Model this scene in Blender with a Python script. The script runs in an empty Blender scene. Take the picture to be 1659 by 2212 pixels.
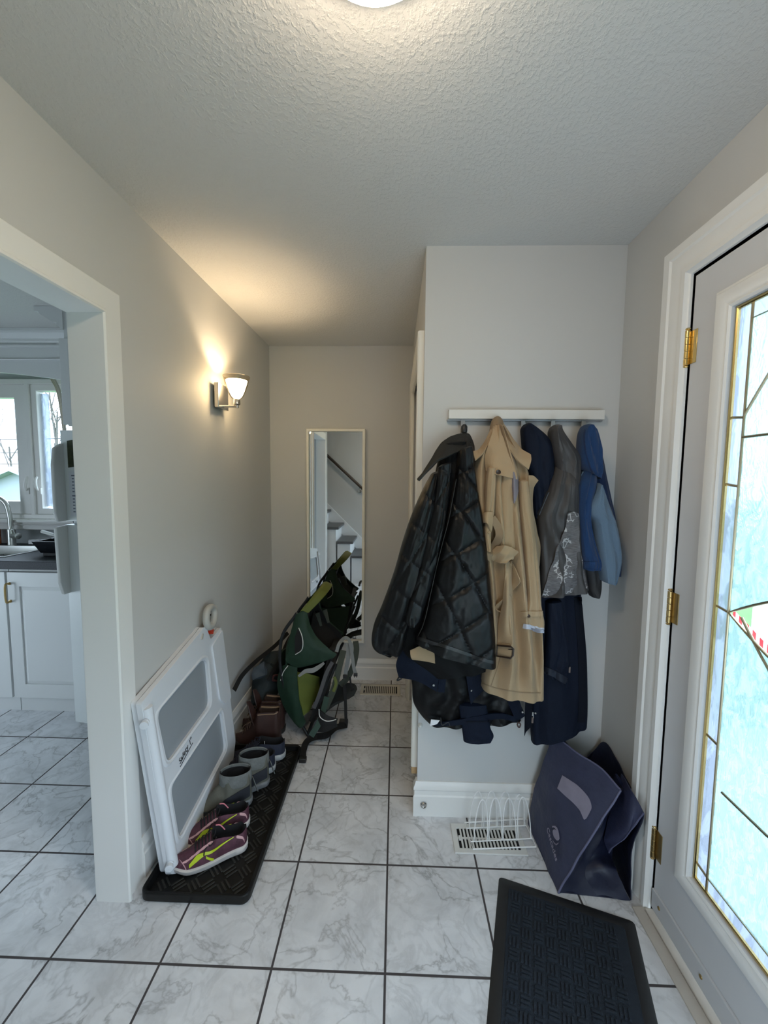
import bpy, bmesh, math, random
from mathutils import Vector, Matrix, noise
from mathutils.geometry import tessellate_polygon
random.seed(7)
C = bpy.context.scene.collection
PI = math.pi
sin, cos = math.sin, math.cos
V = Vector

# ---------------------------------------------------------------- camera model (full frame 1659 x 2212)
FPX = 873.067
CAM = V((0.01345, -1.06122, 1.42886))
CR = V((0.99954007, 0.02869148, 0.00982125)); CU = V((-0.01208682, 0.07988873, 0.9967305)); CW = V((-0.02781307, 0.99639078, -0.08019878))

def ray(px, py):
    return CW + CR * ((px - 829.5) / FPX) - CU * ((py - 1106.0) / FPX)

def at(px, py, ax, v):
    """world point of a photo pixel on the plane axis ax = v"""
    d = ray(px, py)
    return CAM + d * ((v - CAM[ax]) / d[ax])

def Y(px, py, y): return at(px, py, 1, y)

# ---------------------------------------------------------------- materials
MATS = {}
def mat(name, col, rough=.5, metal=0., bump=0., bscale=200., bdetail=2., var=0., vscale=6., spec=.5, sheen=0., coat=0., emit=None, estr=0., trans=0., alpha=1., bdist=.002, aniso=None):
    if name in MATS: return MATS[name]
    m = bpy.data.materials.new(name); m.use_nodes = True; MATS[name] = m
    nt = m.node_tree; b = nt.nodes['Principled BSDF']
    b.inputs['Base Color'].default_value = (*col, 1); b.inputs['Roughness'].default_value = rough
    b.inputs['Metallic'].default_value = metal; b.inputs['Specular IOR Level'].default_value = spec
    if sheen: b.inputs['Sheen Weight'].default_value = sheen; b.inputs['Sheen Roughness'].default_value = .5
    if coat: b.inputs['Coat Weight'].default_value = coat; b.inputs['Coat Roughness'].default_value = .15
    if trans: b.inputs['Transmission Weight'].default_value = trans
    if emit: b.inputs['Emission Color'].default_value = (*emit, 1); b.inputs['Emission Strength'].default_value = estr
    tc = None
    if bump or var:
        tc = nt.nodes.new('ShaderNodeTexCoord')
    src = tc.outputs['Object'] if tc else None
    if aniso and tc:
        mp = nt.nodes.new('ShaderNodeMapping'); mp.inputs['Scale'].default_value = aniso
        nt.links.new(src, mp.inputs['Vector']); src = mp.outputs['Vector']
    if bump:
        n = nt.nodes.new('ShaderNodeTexNoise'); n.inputs['Scale'].default_value = bscale; n.inputs['Detail'].default_value = bdetail
        nt.links.new(src, n.inputs['Vector'])
        bp = nt.nodes.new('ShaderNodeBump'); bp.inputs['Strength'].default_value = bump; bp.inputs['Distance'].default_value = bdist
        nt.links.new(n.outputs['Fac'], bp.inputs['Height']); nt.links.new(bp.outputs['Normal'], b.inputs['Normal'])
    if var:
        n = nt.nodes.new('ShaderNodeTexNoise'); n.inputs['Scale'].default_value = vscale; n.inputs['Detail'].default_value = 4
        nt.links.new(src, n.inputs['Vector'])
        mx = nt.nodes.new('ShaderNodeMix'); mx.data_type = 'RGBA'
        mx.inputs['A'].default_value = (*[c * (1 - var) for c in col], 1); mx.inputs['B'].default_value = (*[min(1, c * (1 + var)) for c in col], 1)
        nt.links.new(n.outputs['Fac'], mx.inputs['Factor']); nt.links.new(mx.outputs['Result'], b.inputs['Base Color'])
    return m

# ---------------------------------------------------------------- objects
ORG = {}
def thing(name, label, cat, loc=(0, 0, 0), group=None, kind=None):
    o = bpy.data.objects.new(name, None); C.objects.link(o); o.empty_display_size = .05
    o.location = loc; ORG[o] = V(loc)
    tag(o, label, cat, group, kind)
    return o

def tag(o, label=None, cat=None, group=None, kind=None):
    if label: o['label'] = label
    if cat: o['category'] = cat
    if group: o['group'] = group
    if kind: o['kind'] = kind
    return o

class MB:
    """collects shapes in world coordinates, then becomes ONE mesh object"""
    def __init__(s): s.v = []; s.f = []; s.m = []
    def add(s, vs, fs, mi=0):
        n = len(s.v); s.v += [V(p) for p in vs]; s.f += [tuple(i + n for i in f) for f in fs]; s.m += [mi] * len(fs); return s
    def box(s, x0, y0, z0, x1, y1, z1, mi=0, M=None):
        x0, x1 = min(x0, x1), max(x0, x1); y0, y1 = min(y0, y1), max(y0, y1); z0, z1 = min(z0, z1), max(z0, z1)
        vs = [V(p) for p in ((x0, y0, z0), (x1, y0, z0), (x1, y1, z0), (x0, y1, z0), (x0, y0, z1), (x1, y0, z1), (x1, y1, z1), (x0, y1, z1))]
        if M is not None: vs = [M @ p for p in vs]
        return s.add(vs, [(0, 3, 2, 1), (4, 5, 6, 7), (0, 1, 5, 4), (1, 2, 6, 5), (2, 3, 7, 6), (3, 0, 4, 7)], mi)
    def rings(s, rings, cap0=True, cap1=True, closed=True, mi=0):
        n = len(rings[0]); vs = [p for r in rings for p in r]; fs = []
        for i in range(len(rings) - 1):
            for j in range(n if closed else n - 1):
                k = (j + 1) % n
                fs.append((i * n + j, i * n + k, (i + 1) * n + k, (i + 1) * n + j))
        if closed and cap0: fs.append(tuple(range(n - 1, -1, -1)))
        if closed and cap1: fs.append(tuple((len(rings) - 1) * n + j for j in range(n)))
        return s.add(vs, fs, mi)
    def tube(s, pts, r, seg=10, mi=0, caps=True, flat=1.0, up=None, closed=False):
        pts = [V(p) for p in pts]; n = len(pts); rr = r if isinstance(r, (list, tuple)) else [r] * n
        rings = []; prev = None
        for i, p in enumerate(pts):
            if closed: t = (pts[(i + 1) % n] - pts[i - 1])
            else: t = (pts[min(i + 1, n - 1)] - pts[max(i - 1, 0)])
            t = t.normalized() if t.length > 1e-9 else V((0, 0, 1))
            if prev is None:
                a = up or (V((0, 0, 1)) if abs(t.z) < .9 else V((1, 0, 0)))
                u = (a - t * a.dot(t)).normalized()
            else:
                u = (prev - t * prev.dot(t)); u = u.normalized() if u.length > 1e-6 else t.orthogonal().normalized()
            prev = u; w = t.cross(u)
            rings.append([p + (u * cos(2 * PI * k / seg) * flat + w * sin(2 * PI * k / seg)) * rr[i] for k in range(seg)])
        if closed: rings.append(rings[0]); return s.rings(rings, False, False, mi=mi)
        return s.rings(rings, caps, caps, mi=mi)
    def lathe(s, prof, origin, axis=(0, 0, 1), seg=32, mi=0, caps=True):
        a = V(axis).normalized(); u = a.orthogonal().normalized(); w = a.cross(u); o = V(origin)
        return s.rings([[o + a * h + (u * cos(2 * PI * k / seg) + w * sin(2 * PI * k / seg)) * max(r, 1e-5) for k in range(seg)] for r, h in prof], caps, caps, mi=mi)
    def prism(s, poly, fn, lo, hi, holes=(), mi=0):
        """poly 2D (with holes), fn(a,b,c) -> world, extruded c from lo to hi"""
        loops = [list(poly)] + [list(h) for h in holes]
        flat = [p for l in loops for p in l]
        tris = tessellate_polygon([[V((p[0], p[1], 0)) for p in l] for l in loops])
        n = len(flat); vs = [fn(p[0], p[1], lo) for p in flat] + [fn(p[0], p[1], hi) for p in flat]
        fs = [tuple(t) for t in tris] + [tuple(i + n for i in reversed(t)) for t in tris]
        st = 0
        for l in loops:
            for i in range(len(l)):
                a = st + i; b = st + (i + 1) % len(l)
                fs.append((a, b, b + n, a + n))
            st += len(l)
        return s.add(vs, fs, mi)
    def sweep(s, path, prof, fn, closed=False, mi=0):
        """2D path, mitred; profile [(offset, third)] ; fn(a,b,c) -> world"""
        n = len(path); P = [V((p[0], p[1])) for p in path]; rings = []
        for i in range(n):
            d0 = (P[i] - P[i - 1]).normalized() if (i > 0 or closed) else None
            d1 = (P[(i + 1) % n] - P[i]).normalized() if (i < n - 1 or closed) else None
            if d0 is None: d0 = d1
            if d1 is None: d1 = d0
            n0 = V((-d0.y, d0.x)); n1 = V((-d1.y, d1.x)); m = n0 + n1
            m = m / max(1e-6, (1 + n0.dot(n1)))
            rings.append([fn(P[i].x + m.x * o, P[i].y + m.y * o, t) for o, t in prof])
        if closed: rings.append(rings[0]); return s.rings(rings, False, False, mi=mi)
        return s.rings(rings, mi=mi)
    def sheet(s, g, thick=.003, mi=0, nrm=None):
        """g: grid of world points -> thin solid"""
        R, Q = len(g), len(g[0])
        N = [[None] * Q for _ in range(R)]
        for i in range(R):
            for j in range(Q):
                a = g[min(i + 1, R - 1)][j] - g[max(i - 1, 0)][j]; b = g[i][min(j + 1, Q - 1)] - g[i][max(j - 1, 0)]
                c = a.cross(b); N[i][j] = c.normalized() if c.length > 1e-12 else V((0, -1, 0))
        h = thick / 2
        A = [g[i][j] + N[i][j] * h for i in range(R) for j in range(Q)]; B = [g[i][j] - N[i][j] * h for i in range(R) for j in range(Q)]
        n = R * Q; fs = []
        for i in range(R - 1):
            for j in range(Q - 1):
                a, b, c, d = i * Q + j, i * Q + j + 1, (i + 1) * Q + j + 1, (i + 1) * Q + j
                fs += [(a, b, c, d), (d + n, c + n, b + n, a + n)]
        edge = [(0, j) for j in range(Q)] + [(i, Q - 1) for i in range(1, R)] + [(R - 1, j) for j in range(Q - 2, -1, -1)] + [(i, 0) for i in range(R - 2, 0, -1)]
        ids = [i * Q + j for i, j in edge]
        for k in range(len(ids)):
            a, b = ids[k], ids[(k + 1) % len(ids)]
            fs.append((b, a, a + n, b + n))
        return s.add(A + B, fs, mi)
    def build(s, name, mats, parent=None, smooth=True, bevel=0, bseg=2, sub=0, angle=35, label=None, weld=True):
        if not isinstance(mats, (list, tuple)): mats = [mats]
        org = V((0, 0, 0))
        if parent is not None: org = ORG[parent]
        else:
            lo = V([min(p[k] for p in s.v) for k in range(3)]); hi = V([max(p[k] for p in s.v) for k in range(3)])
            org = V(((lo.x + hi.x) / 2, (lo.y + hi.y) / 2, lo.z))
        me = bpy.data.meshes.new(name)
        me.from_pydata([p - org for p in s.v], [], s.f)
        for m in mats: me.materials.append(m)
        me.polygons.foreach_set('material_index', s.m)
        bm = bmesh.new(); bm.from_mesh(me)
        if weld: bmesh.ops.remove_doubles(bm, verts=bm.verts, dist=1e-6)
        bmesh.ops.recalc_face_normals(bm, faces=bm.faces)
        if smooth:
            lim = math.radians(angle)
            for f in bm.faces: f.smooth = True
            for e in bm.edges:
                if len(e.link_faces) == 2 and e.calc_face_angle(0) > lim: e.smooth = False
        bm.to_mesh(me); bm.free()
        o = bpy.data.objects.new(name, me); C.objects.link(o)
        ORG[o] = org
        if parent is not None: o.parent = parent
        else: o.location = org
        if bevel:
            b = o.modifiers.new('bevel', 'BEVEL'); b.width = bevel; b.segments = bseg; b.limit_method = 'ANGLE'; b.angle_limit = math.radians(40); b.harden_normals = False
        if sub:
            b = o.modifiers.new('sub', 'SUBSURF'); b.levels = sub; b.render_levels = sub
        if label: o['label'] = label
        return o

def struct(o, kind='structure'):
    o['kind'] = kind; return o

# ---------------------------------------------------------------- curves / grids
def crom(P, t):
    n = len(P) - 1; x = min(max(t, 0), 1) * n; i = min(int(x), n - 1); u = x - i
    g = lambda k: P[min(max(k, 0), n)]
    a, b, c, d = g(i - 1), g(i), g(i + 1), g(i + 2)
    if i == 0: a = b + (b - c)
    if i == n - 1: d = c + (c - b)
    return (b * 2 + (c - a) * u + (a * 2 - b * 5 + c * 4 - d) * u * u + (b * 3 - a - c * 3 + d) * u ** 3) * .5

def curve(P, n=24):
    P = [V(p) for p in P]
    return [crom(P, i / (n - 1)) for i in range(n)]

def lin(P, n):
    P = [V(p) for p in P]; out = []
    for i in range(n):
        x = i / (n - 1) * (len(P) - 1); k = min(int(x), len(P) - 2); out.append(P[k].lerp(P[k + 1], x - k))
    return out

def grid(ctrl, nu, nv, amp=0., fr=20., seed=0., lin_u=False, lin_v=False):
    """ctrl: rows of world points -> smooth nu x nv grid, wrinkled by amp"""
    cols = [(lin if lin_v else curve)(row, nv) for row in ctrl]
    g = []
    for j in range(nv):
        col = (lin if lin_u else curve)([cols[i][j] for i in range(len(cols))], nu); g.append(col)
    g = [[g[j][i] for j in range(nv)] for i in range(nu)]
    if amp:
        for r in g:
            for k, p in enumerate(r):
                q = p * fr + V((seed, seed * 1.7, -seed))
                r[k] = p + V((noise.noise(q), noise.noise(q + V((9, 3, 1))) * 1.4, noise.noise(q + V((2, 7, 5))) * .6)) * amp
    return g

def strap(pts, w, thick=.003, face=(0, -1, 0), n=40, twist=None):
    """flat ribbon along points, its flat side towards `face`"""
    P = curve(pts, n); f = V(face).normalized(); g = []
    for i, p in enumerate(P):
        t = (P[min(i + 1, n - 1)] - P[max(i - 1, 0)]).normalized()
        s = t.cross(f)
        s = s.normalized() if s.length > .05 else t.orthogonal().normalized()
        if twist: s = Matrix.Rotation(twist(i / (n - 1)), 3, t) @ s
        ww = w(i / (n - 1)) if callable(w) else w
        g.append([p - s * ww / 2, p - s * ww / 6, p + s * ww / 6, p + s * ww / 2])
    return g

def copy_tree(o, parent=None):
    c = o.copy(); C.objects.link(c)
    if parent is not None: c.parent = parent
    for ch in list(o.children): copy_tree(ch, c)
    return c

def text_mesh(body, size, fn, thick=.001, shear=0., align='LEFT', spacing=1.):
    cu = bpy.data.curves.new('t', 'FONT'); cu.body = body; cu.size = size; cu.extrude = thick / 2; cu.shear = shear; cu.align_x = align; cu.space_character = spacing
    o = bpy.data.objects.new('t', cu); C.objects.link(o)
    dg = bpy.context.evaluated_depsgraph_get(); dg.update()
    me = bpy.data.meshes.new_from_object(o.evaluated_get(dg))
    mb = MB(); mb.add([fn(v.co.x, v.co.y, v.co.z) for v in me.vertices], [tuple(p.vertices) for p in me.polygons])
    bpy.data.objects.remove(o); bpy.data.curves.remove(cu); bpy.data.meshes.remove(me)
    return mb
# ================================================================ SETTING
S = .332
XL, XR, YB, YP, XP, ZC = -.855, .883, 1.735, .572, .121, 2.324
XK = -.952            # kitchen face of the left wall

def wall_material(name, col, bump=.12, sc=260):
    return mat(name, col, .62, bump=bump, bscale=sc, bdetail=3, bdist=.001, spec=.3)
M_WALL = wall_material('grey wall paint', (.57, .57, .56))
M_TRIM = mat('white trim paint', (.78, .78, .765), .38, bump=.05, bscale=60, spec=.4)
M_KWALL = wall_material('kitchen wall paint', (.60, .62, .64))

def ceiling_mat():
    m = mat('stippled ceiling paint', (.63, .625, .605), .8, spec=.15)
    nt = m.node_tree; b = nt.nodes['Principled BSDF']; tc = nt.nodes.new('ShaderNodeTexCoord')
    mp = nt.nodes.new('ShaderNodeMapping'); mp.inputs['Scale'].default_value = (1, .8, 1); nt.links.new(tc.outputs['Object'], mp.inputs['Vector'])
    n = nt.nodes.new('ShaderNodeTexNoise'); n.inputs['Scale'].default_value = 95; n.inputs['Detail'].default_value = 4; n.inputs['Roughness'].default_value = .6
    nt.links.new(mp.outputs['Vector'], n.inputs['Vector'])
    r = nt.nodes.new('ShaderNodeValToRGB'); r.color_ramp.elements[0].position = .46; r.color_ramp.elements[1].position = .66
    nt.links.new(n.outputs['Fac'], r.inputs['Fac'])
    bp = nt.nodes.new('ShaderNodeBump'); bp.inputs['Strength'].default_value = .42; bp.inputs['Distance'].default_value = .0025
    nt.links.new(r.outputs['Color'], bp.inputs['Height']); nt.links.new(bp.outputs['Normal'], b.inputs['Normal'])
    return m

def tile_mat():
    m = bpy.data.materials.new('marble look floor tile'); m.use_nodes = True; nt = m.node_tree; N = nt.nodes; L = nt.links
    b = N['Principled BSDF']; tc = N.new('ShaderNodeTexCoord')
    def math_(op, a, bb=None):
        n = N.new('ShaderNodeMath'); n.operation = op
        for i, x in enumerate((a, bb)):
            if x is None: continue
            if isinstance(x, (int, float)): n.inputs[i].default_value = x
            else: L.new(x, n.inputs[i])
        return n.outputs[0]
    geo = N.new('ShaderNodeNewGeometry')
    sc = N.new('ShaderNodeVectorMath'); sc.operation = 'SCALE'; sc.inputs['Scale'].default_value = 1 / S; L.new(geo.outputs['Position'], sc.inputs[0])
    sp = N.new('ShaderNodeSeparateXYZ'); L.new(sc.outputs[0], sp.inputs[0])
    def edge(o):
        f = math_('FRACT', math_('ADD', o, 100.0)); return math_('MINIMUM', f, math_('SUBTRACT', 1.0, f))
    e = math_('MINIMUM', edge(sp.outputs[0]), edge(sp.outputs[1]))
    gr = N.new('ShaderNodeMapRange'); gr.inputs['From Min'].default_value = .0085; gr.inputs['From Max'].default_value = .0125; L.new(e, gr.inputs['Value'])
    fl = N.new('ShaderNodeVectorMath'); fl.operation = 'FLOOR'; L.new(sc.outputs[0], fl.inputs[0])
    wn = N.new('ShaderNodeTexWhiteNoise'); wn.noise_dimensions = '3D'; L.new(fl.outputs[0], wn.inputs['Vector'])
    off = N.new('ShaderNodeVectorMath'); off.operation = 'MULTIPLY_ADD'; off.inputs[1].default_value = (3, 3, 3); L.new(wn.outputs['Color'], off.inputs[0]); L.new(sc.outputs[0], off.inputs[2])
    def nz(scale, det, rough, dist, src=off.outputs[0]):
        n = N.new('ShaderNodeTexNoise'); n.inputs['Scale'].default_value = scale; n.inputs['Detail'].default_value = det; n.inputs['Roughness'].default_value = rough; n.inputs['Distortion'].default_value = dist
        L.new(src, n.inputs['Vector']); return n.outputs['Fac']
    # veins: thin ridges where warped noise crosses .5
    def vein(scale, w, dist):
        v = nz(scale, 5, .55, dist); a = math_('ABSOLUTE', math_('SUBTRACT', v, .5))
        r = N.new('ShaderNodeMapRange'); r.inputs['From Min'].default_value = 0; r.inputs['From Max'].default_value = w; r.inputs['To Min'].default_value = 1; r.inputs['To Max'].default_value = 0; L.new(a, r.inputs['Value'])
        return r.outputs[0]
    v1 = math_('MULTIPLY', math_('POWER', vein(1.7, .026, .55), 1.6), nz(1.5, 2, .5, 0)); v2 = math_('MULTIPLY', vein(3.1, .05, .8), nz(2.2, 2, .5, 0))
    vs = math_('ADD', math_('MULTIPLY', v1, .95), math_('MULTIPLY', v2, .4))
    cl = N.new('ShaderNodeValToRGB'); cl.color_ramp.elements[0].color = (.60, .61, .635, 1); cl.color_ramp.elements[1].color = (.76, .77, .80, 1); cl.color_ramp.elements[0].position = .32; cl.color_ramp.elements[1].position = .62
    L.new(nz(2.4, 5, .6, .4), cl.inputs['Fac'])
    mx = N.new('ShaderNodeMix'); mx.data_type = 'RGBA'; mx.inputs['B'].default_value = (.30, .30, .31, 1); L.new(cl.outputs['Color'], mx.inputs['A']); L.new(vs, mx.inputs['Factor'])
    g2 = N.new('ShaderNodeMix'); g2.data_type = 'RGBA'; g2.inputs['A'].default_value = (.058, .05, .052, 1); L.new(mx.outputs['Result'], g2.inputs['B']); L.new(gr.outputs[0], g2.inputs['Factor'])
    L.new(g2.outputs['Result'], b.inputs['Base Color'])
    ro = N.new('ShaderNodeMapRange'); ro.inputs['To Min'].default_value = .8; ro.inputs['To Max'].default_value = .27; L.new(gr.outputs[0], ro.inputs['Value']); L.new(ro.outputs[0], b.inputs['Roughness'])
    hm = math_('ADD', math_('MULTIPLY', gr.outputs[0], 1.0), math_('MULTIPLY', nz(14, 3, .5, 0), .22))
    bp = N.new('ShaderNodeBump'); bp.inputs['Strength'].default_value = .3; bp.inputs['Distance'].default_value = .002; L.new(hm, bp.inputs['Height']); L.new(bp.outputs['Normal'], b.inputs['Normal'])
    return m
M_TILE = tile_mat(); M_CEIL = ceiling_mat()

def sbox(name, boxes, m, bevel=0, **k):
    mb = MB()
    for q in boxes: mb.box(*q)
    return struct(mb.build(name, m, smooth=False, bevel=bevel, **k))

def shear(o, k=.0165):
    """the left wall runs slightly out of square with the tiles"""
    for v in o.data.vertices: v.co.x += k * (v.co.y + o.location.y - YB)
    return o
KX0, KY0, KY1 = -3.5, -.82, 1.80
sbox('floor', [(-3.7, -1.7, -.12, 1.02, 2.0, 0)], M_TILE)
sbox('ceiling', [(-3.7, -1.7, ZC, 1.02, 2.0, ZC + .1)], M_CEIL)
OY0, OY1, OZ = -.62, .179, 1.932     # opening to the kitchen
shear(sbox('wall_left', [(XK, OY1, 0, XL, 1.9, ZC), (XK, OY0, OZ, XL, OY1, ZC), (XK, -.86, 0, XL, OY0, ZC)], M_WALL))
sbox('wall_back', [(XK, YB, 0, .161, YB + .12, ZC), (.161, 1.86, 0, 1.0, 1.98, ZC)], M_WALL)
sbox('wall_closet', [(XP, YP, 0, XP + .04, .665, ZC), (XP, .665, 2.0, XP + .04, 1.47, ZC), (XP, 1.47, 0, XP + .04, 1.86, ZC), (XP + .04, YP, 0, 1.0, YP + .1, ZC)], M_WALL)
DY0, DY1, DZ1 = -.72, .204, 2.039
sbox('wall_right', [(XR, DY1, 0, 1.02, YP + .1, ZC), (1.0, YP + .1, 0, 1.02, 2.0, ZC), (XR, DY0, DZ1, 1.02, DY1, ZC), (XR, -.93, 0, 1.02, DY0, ZC), (XR, -1.62, 0, 1.02, -1.45, ZC), (XR, -1.45, 0, 1.02, -.93, .1), (XR, -1.45, 2.06, 1.02, -.93, ZC)], M_WALL)
w4 = thing('added_window_4', 'white framed sidelight window added out of view beside the entry door', 'window', (.98, -1.19, .1), kind='structure')  # invented sidelight, out of view, lets more daylight onto floor and closet wall
mb = MB()
for q in ((-1.45, -1.41, .1, 2.06), (-.97, -.93, .1, 2.06), (-1.45, -.93, .1, .14), (-1.45, -.93, 2.02, 2.06)): mb.box(.95, q[0], q[2], 1.0, q[1], q[3])
mb.build('window_frame', M_TRIM, w4, smooth=False, bevel=.003)
W3 = (.12, .80, .25, 1.15)
sbox('wall_front', [(-3.7, -1.62, 0, W3[0], -1.52, ZC), (W3[1], -1.62, 0, 1.02, -1.52, ZC), (W3[0], -1.62, 0, W3[1], -1.52, W3[2]), (W3[0], -1.62, W3[3], W3[1], -1.52, ZC)], M_WALL)
w3 = thing('added_window_3', 'white framed window added out of view behind the camera', 'window', (.46, -1.57, W3[2]), kind='structure')  # invented window behind the camera, added as daylight fill
mb = MB()
for q in ((W3[0], W3[0] + .05, W3[2], W3[3]), (W3[1] - .05, W3[1], W3[2], W3[3]), (W3[0], W3[1], W3[2], W3[2] + .05), (W3[0], W3[1], W3[3] - .05, W3[3])): mb.box(q[0], -1.6, q[2], q[1], -1.53, q[3])
mb.build('window_frame', M_TRIM, w3, smooth=False, bevel=.003)
# kitchen walls
WX0, WX1, WZ0, WZ1 = -3.25, -2.18, 1.12, 2.105
sbox('wall_kitchen_back', [(KX0, KY1, 0, WX0, KY1 + .12, ZC), (WX0, KY1, 0, WX1, KY1 + .12, WZ0), (WX0, KY1, WZ1, WX1, KY1 + .12, ZC), (WX1, KY1, 0, XK, KY1 + .12, ZC)], M_KWALL)
KW = (-.25, .70, .15, 1.20)
sbox('wall_kitchen_left', [(KX0 - .1, -1.6, 0, KX0, KW[0], ZC), (KX0 - .1, KW[1], 0, KX0, 1.92, ZC), (KX0 - .1, KW[0], 0, KX0, KW[1], KW[2]), (KX0 - .1, KW[0], KW[3], KX0, KW[1], ZC)], M_KWALL)
w2 = thing('added_window_2', 'white framed patio window added out of view in the kitchen', 'window', (KX0, .35, KW[2]), kind='structure')  # invented kitchen window, unseen, added to brighten the kitchen
mb = MB()
for q in ((KW[0], KW[0] + .06, KW[2], KW[3]), (KW[1] - .06, KW[1], KW[2], KW[3]), (.32, .38, KW[2], KW[3]), (KW[0], KW[1], KW[2], KW[2] + .06), (KW[0], KW[1], KW[3] - .06, KW[3])): mb.box(KX0 - .08, q[0], q[2], KX0 - .02, q[1], q[3])
mb.build('window_frame', M_TRIM, w2, smooth=False, bevel=.003)
sbox('wall_stair', [(KX0, -.90, 0, XK, KY0, ZC)], M_WALL)

# casing of the kitchen opening, with a rounded bead on its inner edge
CAS = [(0, 0), (.0, .014), (.004, .019), (.011, .019), (.015, .014), (.017, .006), (.034, .008), (.083, .009), (.086, .007), (.086, 0)]
def fnL(a, b, c): return V((XL + c, a, b))
mb = MB(); mb.sweep([(OY0 + .014, 0), (OY0 + .014, OZ - .014), (OY1 - .014, OZ - .014), (OY1 - .014, 0)], CAS, fnL)
mb.sweep([(OY1 - .014, 0), (OY1 - .014, OZ - .014), (OY0 + .014, OZ - .014), (OY0 + .014, 0)], [(-.006, 0), (-.006, .006), (-.07, .006), (-.07, 0)], lambda a, b, c: V((XK - c, a, b)))
mb.box(XK, OY1 - .014, 0, XL, OY1, OZ); mb.box(XK, OY0, 0, XL, OY0 + .014, OZ); mb.box(XK, OY0, OZ - .014, XL, OY1, OZ)
shear(struct(mb.build('trim_1', M_TRIM, angle=30)))

# baseboards (stepped, 15 cm)
BB = [(0, 0), (.016, 0), (.016, .088), (.012, .094), (.012, .112), (.0155, .118), (.0155, .128), (.009, .140), (.006, .150), (0, .150)]
def fnF(a, b, c): return V((a, b, c))
def base(name, path):
    mb = MB(); mb.sweep(path, BB, fnF); return struct(mb.build(name, M_TRIM, angle=30))
shear(base('baseboard_left', [(XL, YB), (XL, OY1 + .072)]))
base('baseboard_back', [(XP, YB), (XL, YB)])
base('baseboard_closet', [(XR, YP), (XP - .0001, YP), (XP - .0001, .592)])
base('baseboard_right', [(XR, DY1 + .115), (XR, YP)])
mb = MB(); mb.box(XL, YB - .02, .150, XL + .02, YB, .185); struct(mb.build('trim_6', M_TRIM, bevel=.004))
# closet door casing and door on the passage side of the closet
M_CREAM = mat('cream door paint', (.72, .70, .64), .4, spec=.4)
CC = [(0, 0), (0, .012), (.008, .020), (.05, .026), (.062, .026), (.066, .02), (.066, 0)]
def fnX(a, b, c): return V((XP - c, a, b))
mb = MB(); mb.sweep([(1.46, .0), (1.46, 1.955), (.668, 1.955), (.668, .185)], [(-o, t) for o, t in CC], fnX)
struct(mb.build('trim_2', M_CREAM, angle=30))
mb = MB(); mb.box(XP - .024, .60, .158, XP + .002, .67, .186)
struct(mb.build('trim_5', mat('raw wood patch', (.42, .28, .14), .7, var=.25, vscale=30)))
d = MB()
def fnD(a, b, c): return V((XP + .012 - c, a, b))
def panel_door(mb, y0, y1, z0, z1, rows, fn, st=.11, th=.035, rec=.01):
    holes = []; cols = [(y0 + st, (y0 + y1) / 2 - st / 2), ((y0 + y1) / 2 + st / 2, y1 - st)]
    for r0, r1 in rows:
        for c0, c1 in cols: holes.append([(c0, r0), (c1, r0), (c1, r1), (c0, r1)])
    mb.prism([(y0, z0), (y1, z0), (y1, z1), (y0, z1)], fn, -th / 2, 0, holes)
    mb.prism([(y0, z0), (y1, z0), (y1, z1), (y0, z1)], fn, -th, -th / 2)
    for h in holes:
        (c0, r0), _, (c1, r1), _ = h
        k = .022; mb.rings([[fn(a, b, -th / 2) for a, b in h], [fn(a, b, -.003) for a, b in ((c0 + k, r0 + k), (c1 - k, r0 + k), (c1 - k, r1 - k), (c0 + k, r1 - k))]], False, True)
panel_door(d, .672, 1.456, .015, 1.962, [(.2, .75), (.95, 1.4), (1.52, 1.8)], fnD)
struct(d.build('door_2', M_CREAM, smooth=False, bevel=.0015))

# ---------------------------------------------------------------- entry door
M_DOOR = mat('grey white door paint', (.60, .61, .63), .42, spec=.4)
M_BRASS = mat('polished brass', (.75, .55, .22), .22, 1.0); M_ABRASS = mat('antique brass', (.42, .30, .13), .35, 1.0, bump=.2, bscale=90)
DC = [(-.005, 0), (-.005, .008), (0, .012), (.004, .02), (.018, .02), (.022, .014), (.034, .017), (.05, .022), (.062, .022), (.068, .027), (.094, .027), (.098, .02), (.098, 0)]
def fnR(a, b, c): return V((XR - c, a, b))
mb = MB(); mb.sweep([(DY1 + .006, .0), (DY1 + .006, DZ1 + .006), (DY0 - .006, DZ1 + .006), (DY0 - .006, .0)], [(-o, t) for o, t in DC][::-1], fnR)
# jamb lining
mb.box(XR, DY1, 0, XR + .14, DY1 + .02, DZ1 + .02); mb.box(XR, DY0 - .02, 0, XR + .14, DY0, DZ1 + .02); mb.box(XR, DY0 - .02, DZ1, XR + .14, DY1 + .02, DZ1 + .02)
struct(mb.build('trim_3', M_TRIM, angle=30))
DXF = XR + .003            # inner face of the door slab
GY0, GY1, GZ0, GZ1 = -.56, .052, .285, 1.885
door = thing('door_1', 'grey white entry door with tall leaded glass pane and brass hinges', 'door', (DXF, (DY0 + DY1) / 2, 0), kind='structure')
def fnDo(a, b, c): return V((DXF - c, a, b))
mb = MB(); mb.prism([(DY0 + .004, .03), (DY1 - .003, .03), (DY1 - .003, DZ1 - .006), (DY0 + .004, DZ1 - .006)], fnDo, -.045, 0, [[(GY0 - .02, GZ0 - .02), (GY1 + .02, GZ0 - .02), (GY1 + .02, GZ1 + .02), (GY0 - .02, GZ1 + .02)]])
mb.build('slab', M_DOOR, door, smooth=False, bevel=.002)
GM = [(0, -.014), (0, .006), (.006, .010), (.012, .006), (.020, .011), (.034, .014), (.046, .012), (.052, .005), (.058, .004), (.060, 0), (.030, -.006)]
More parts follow.
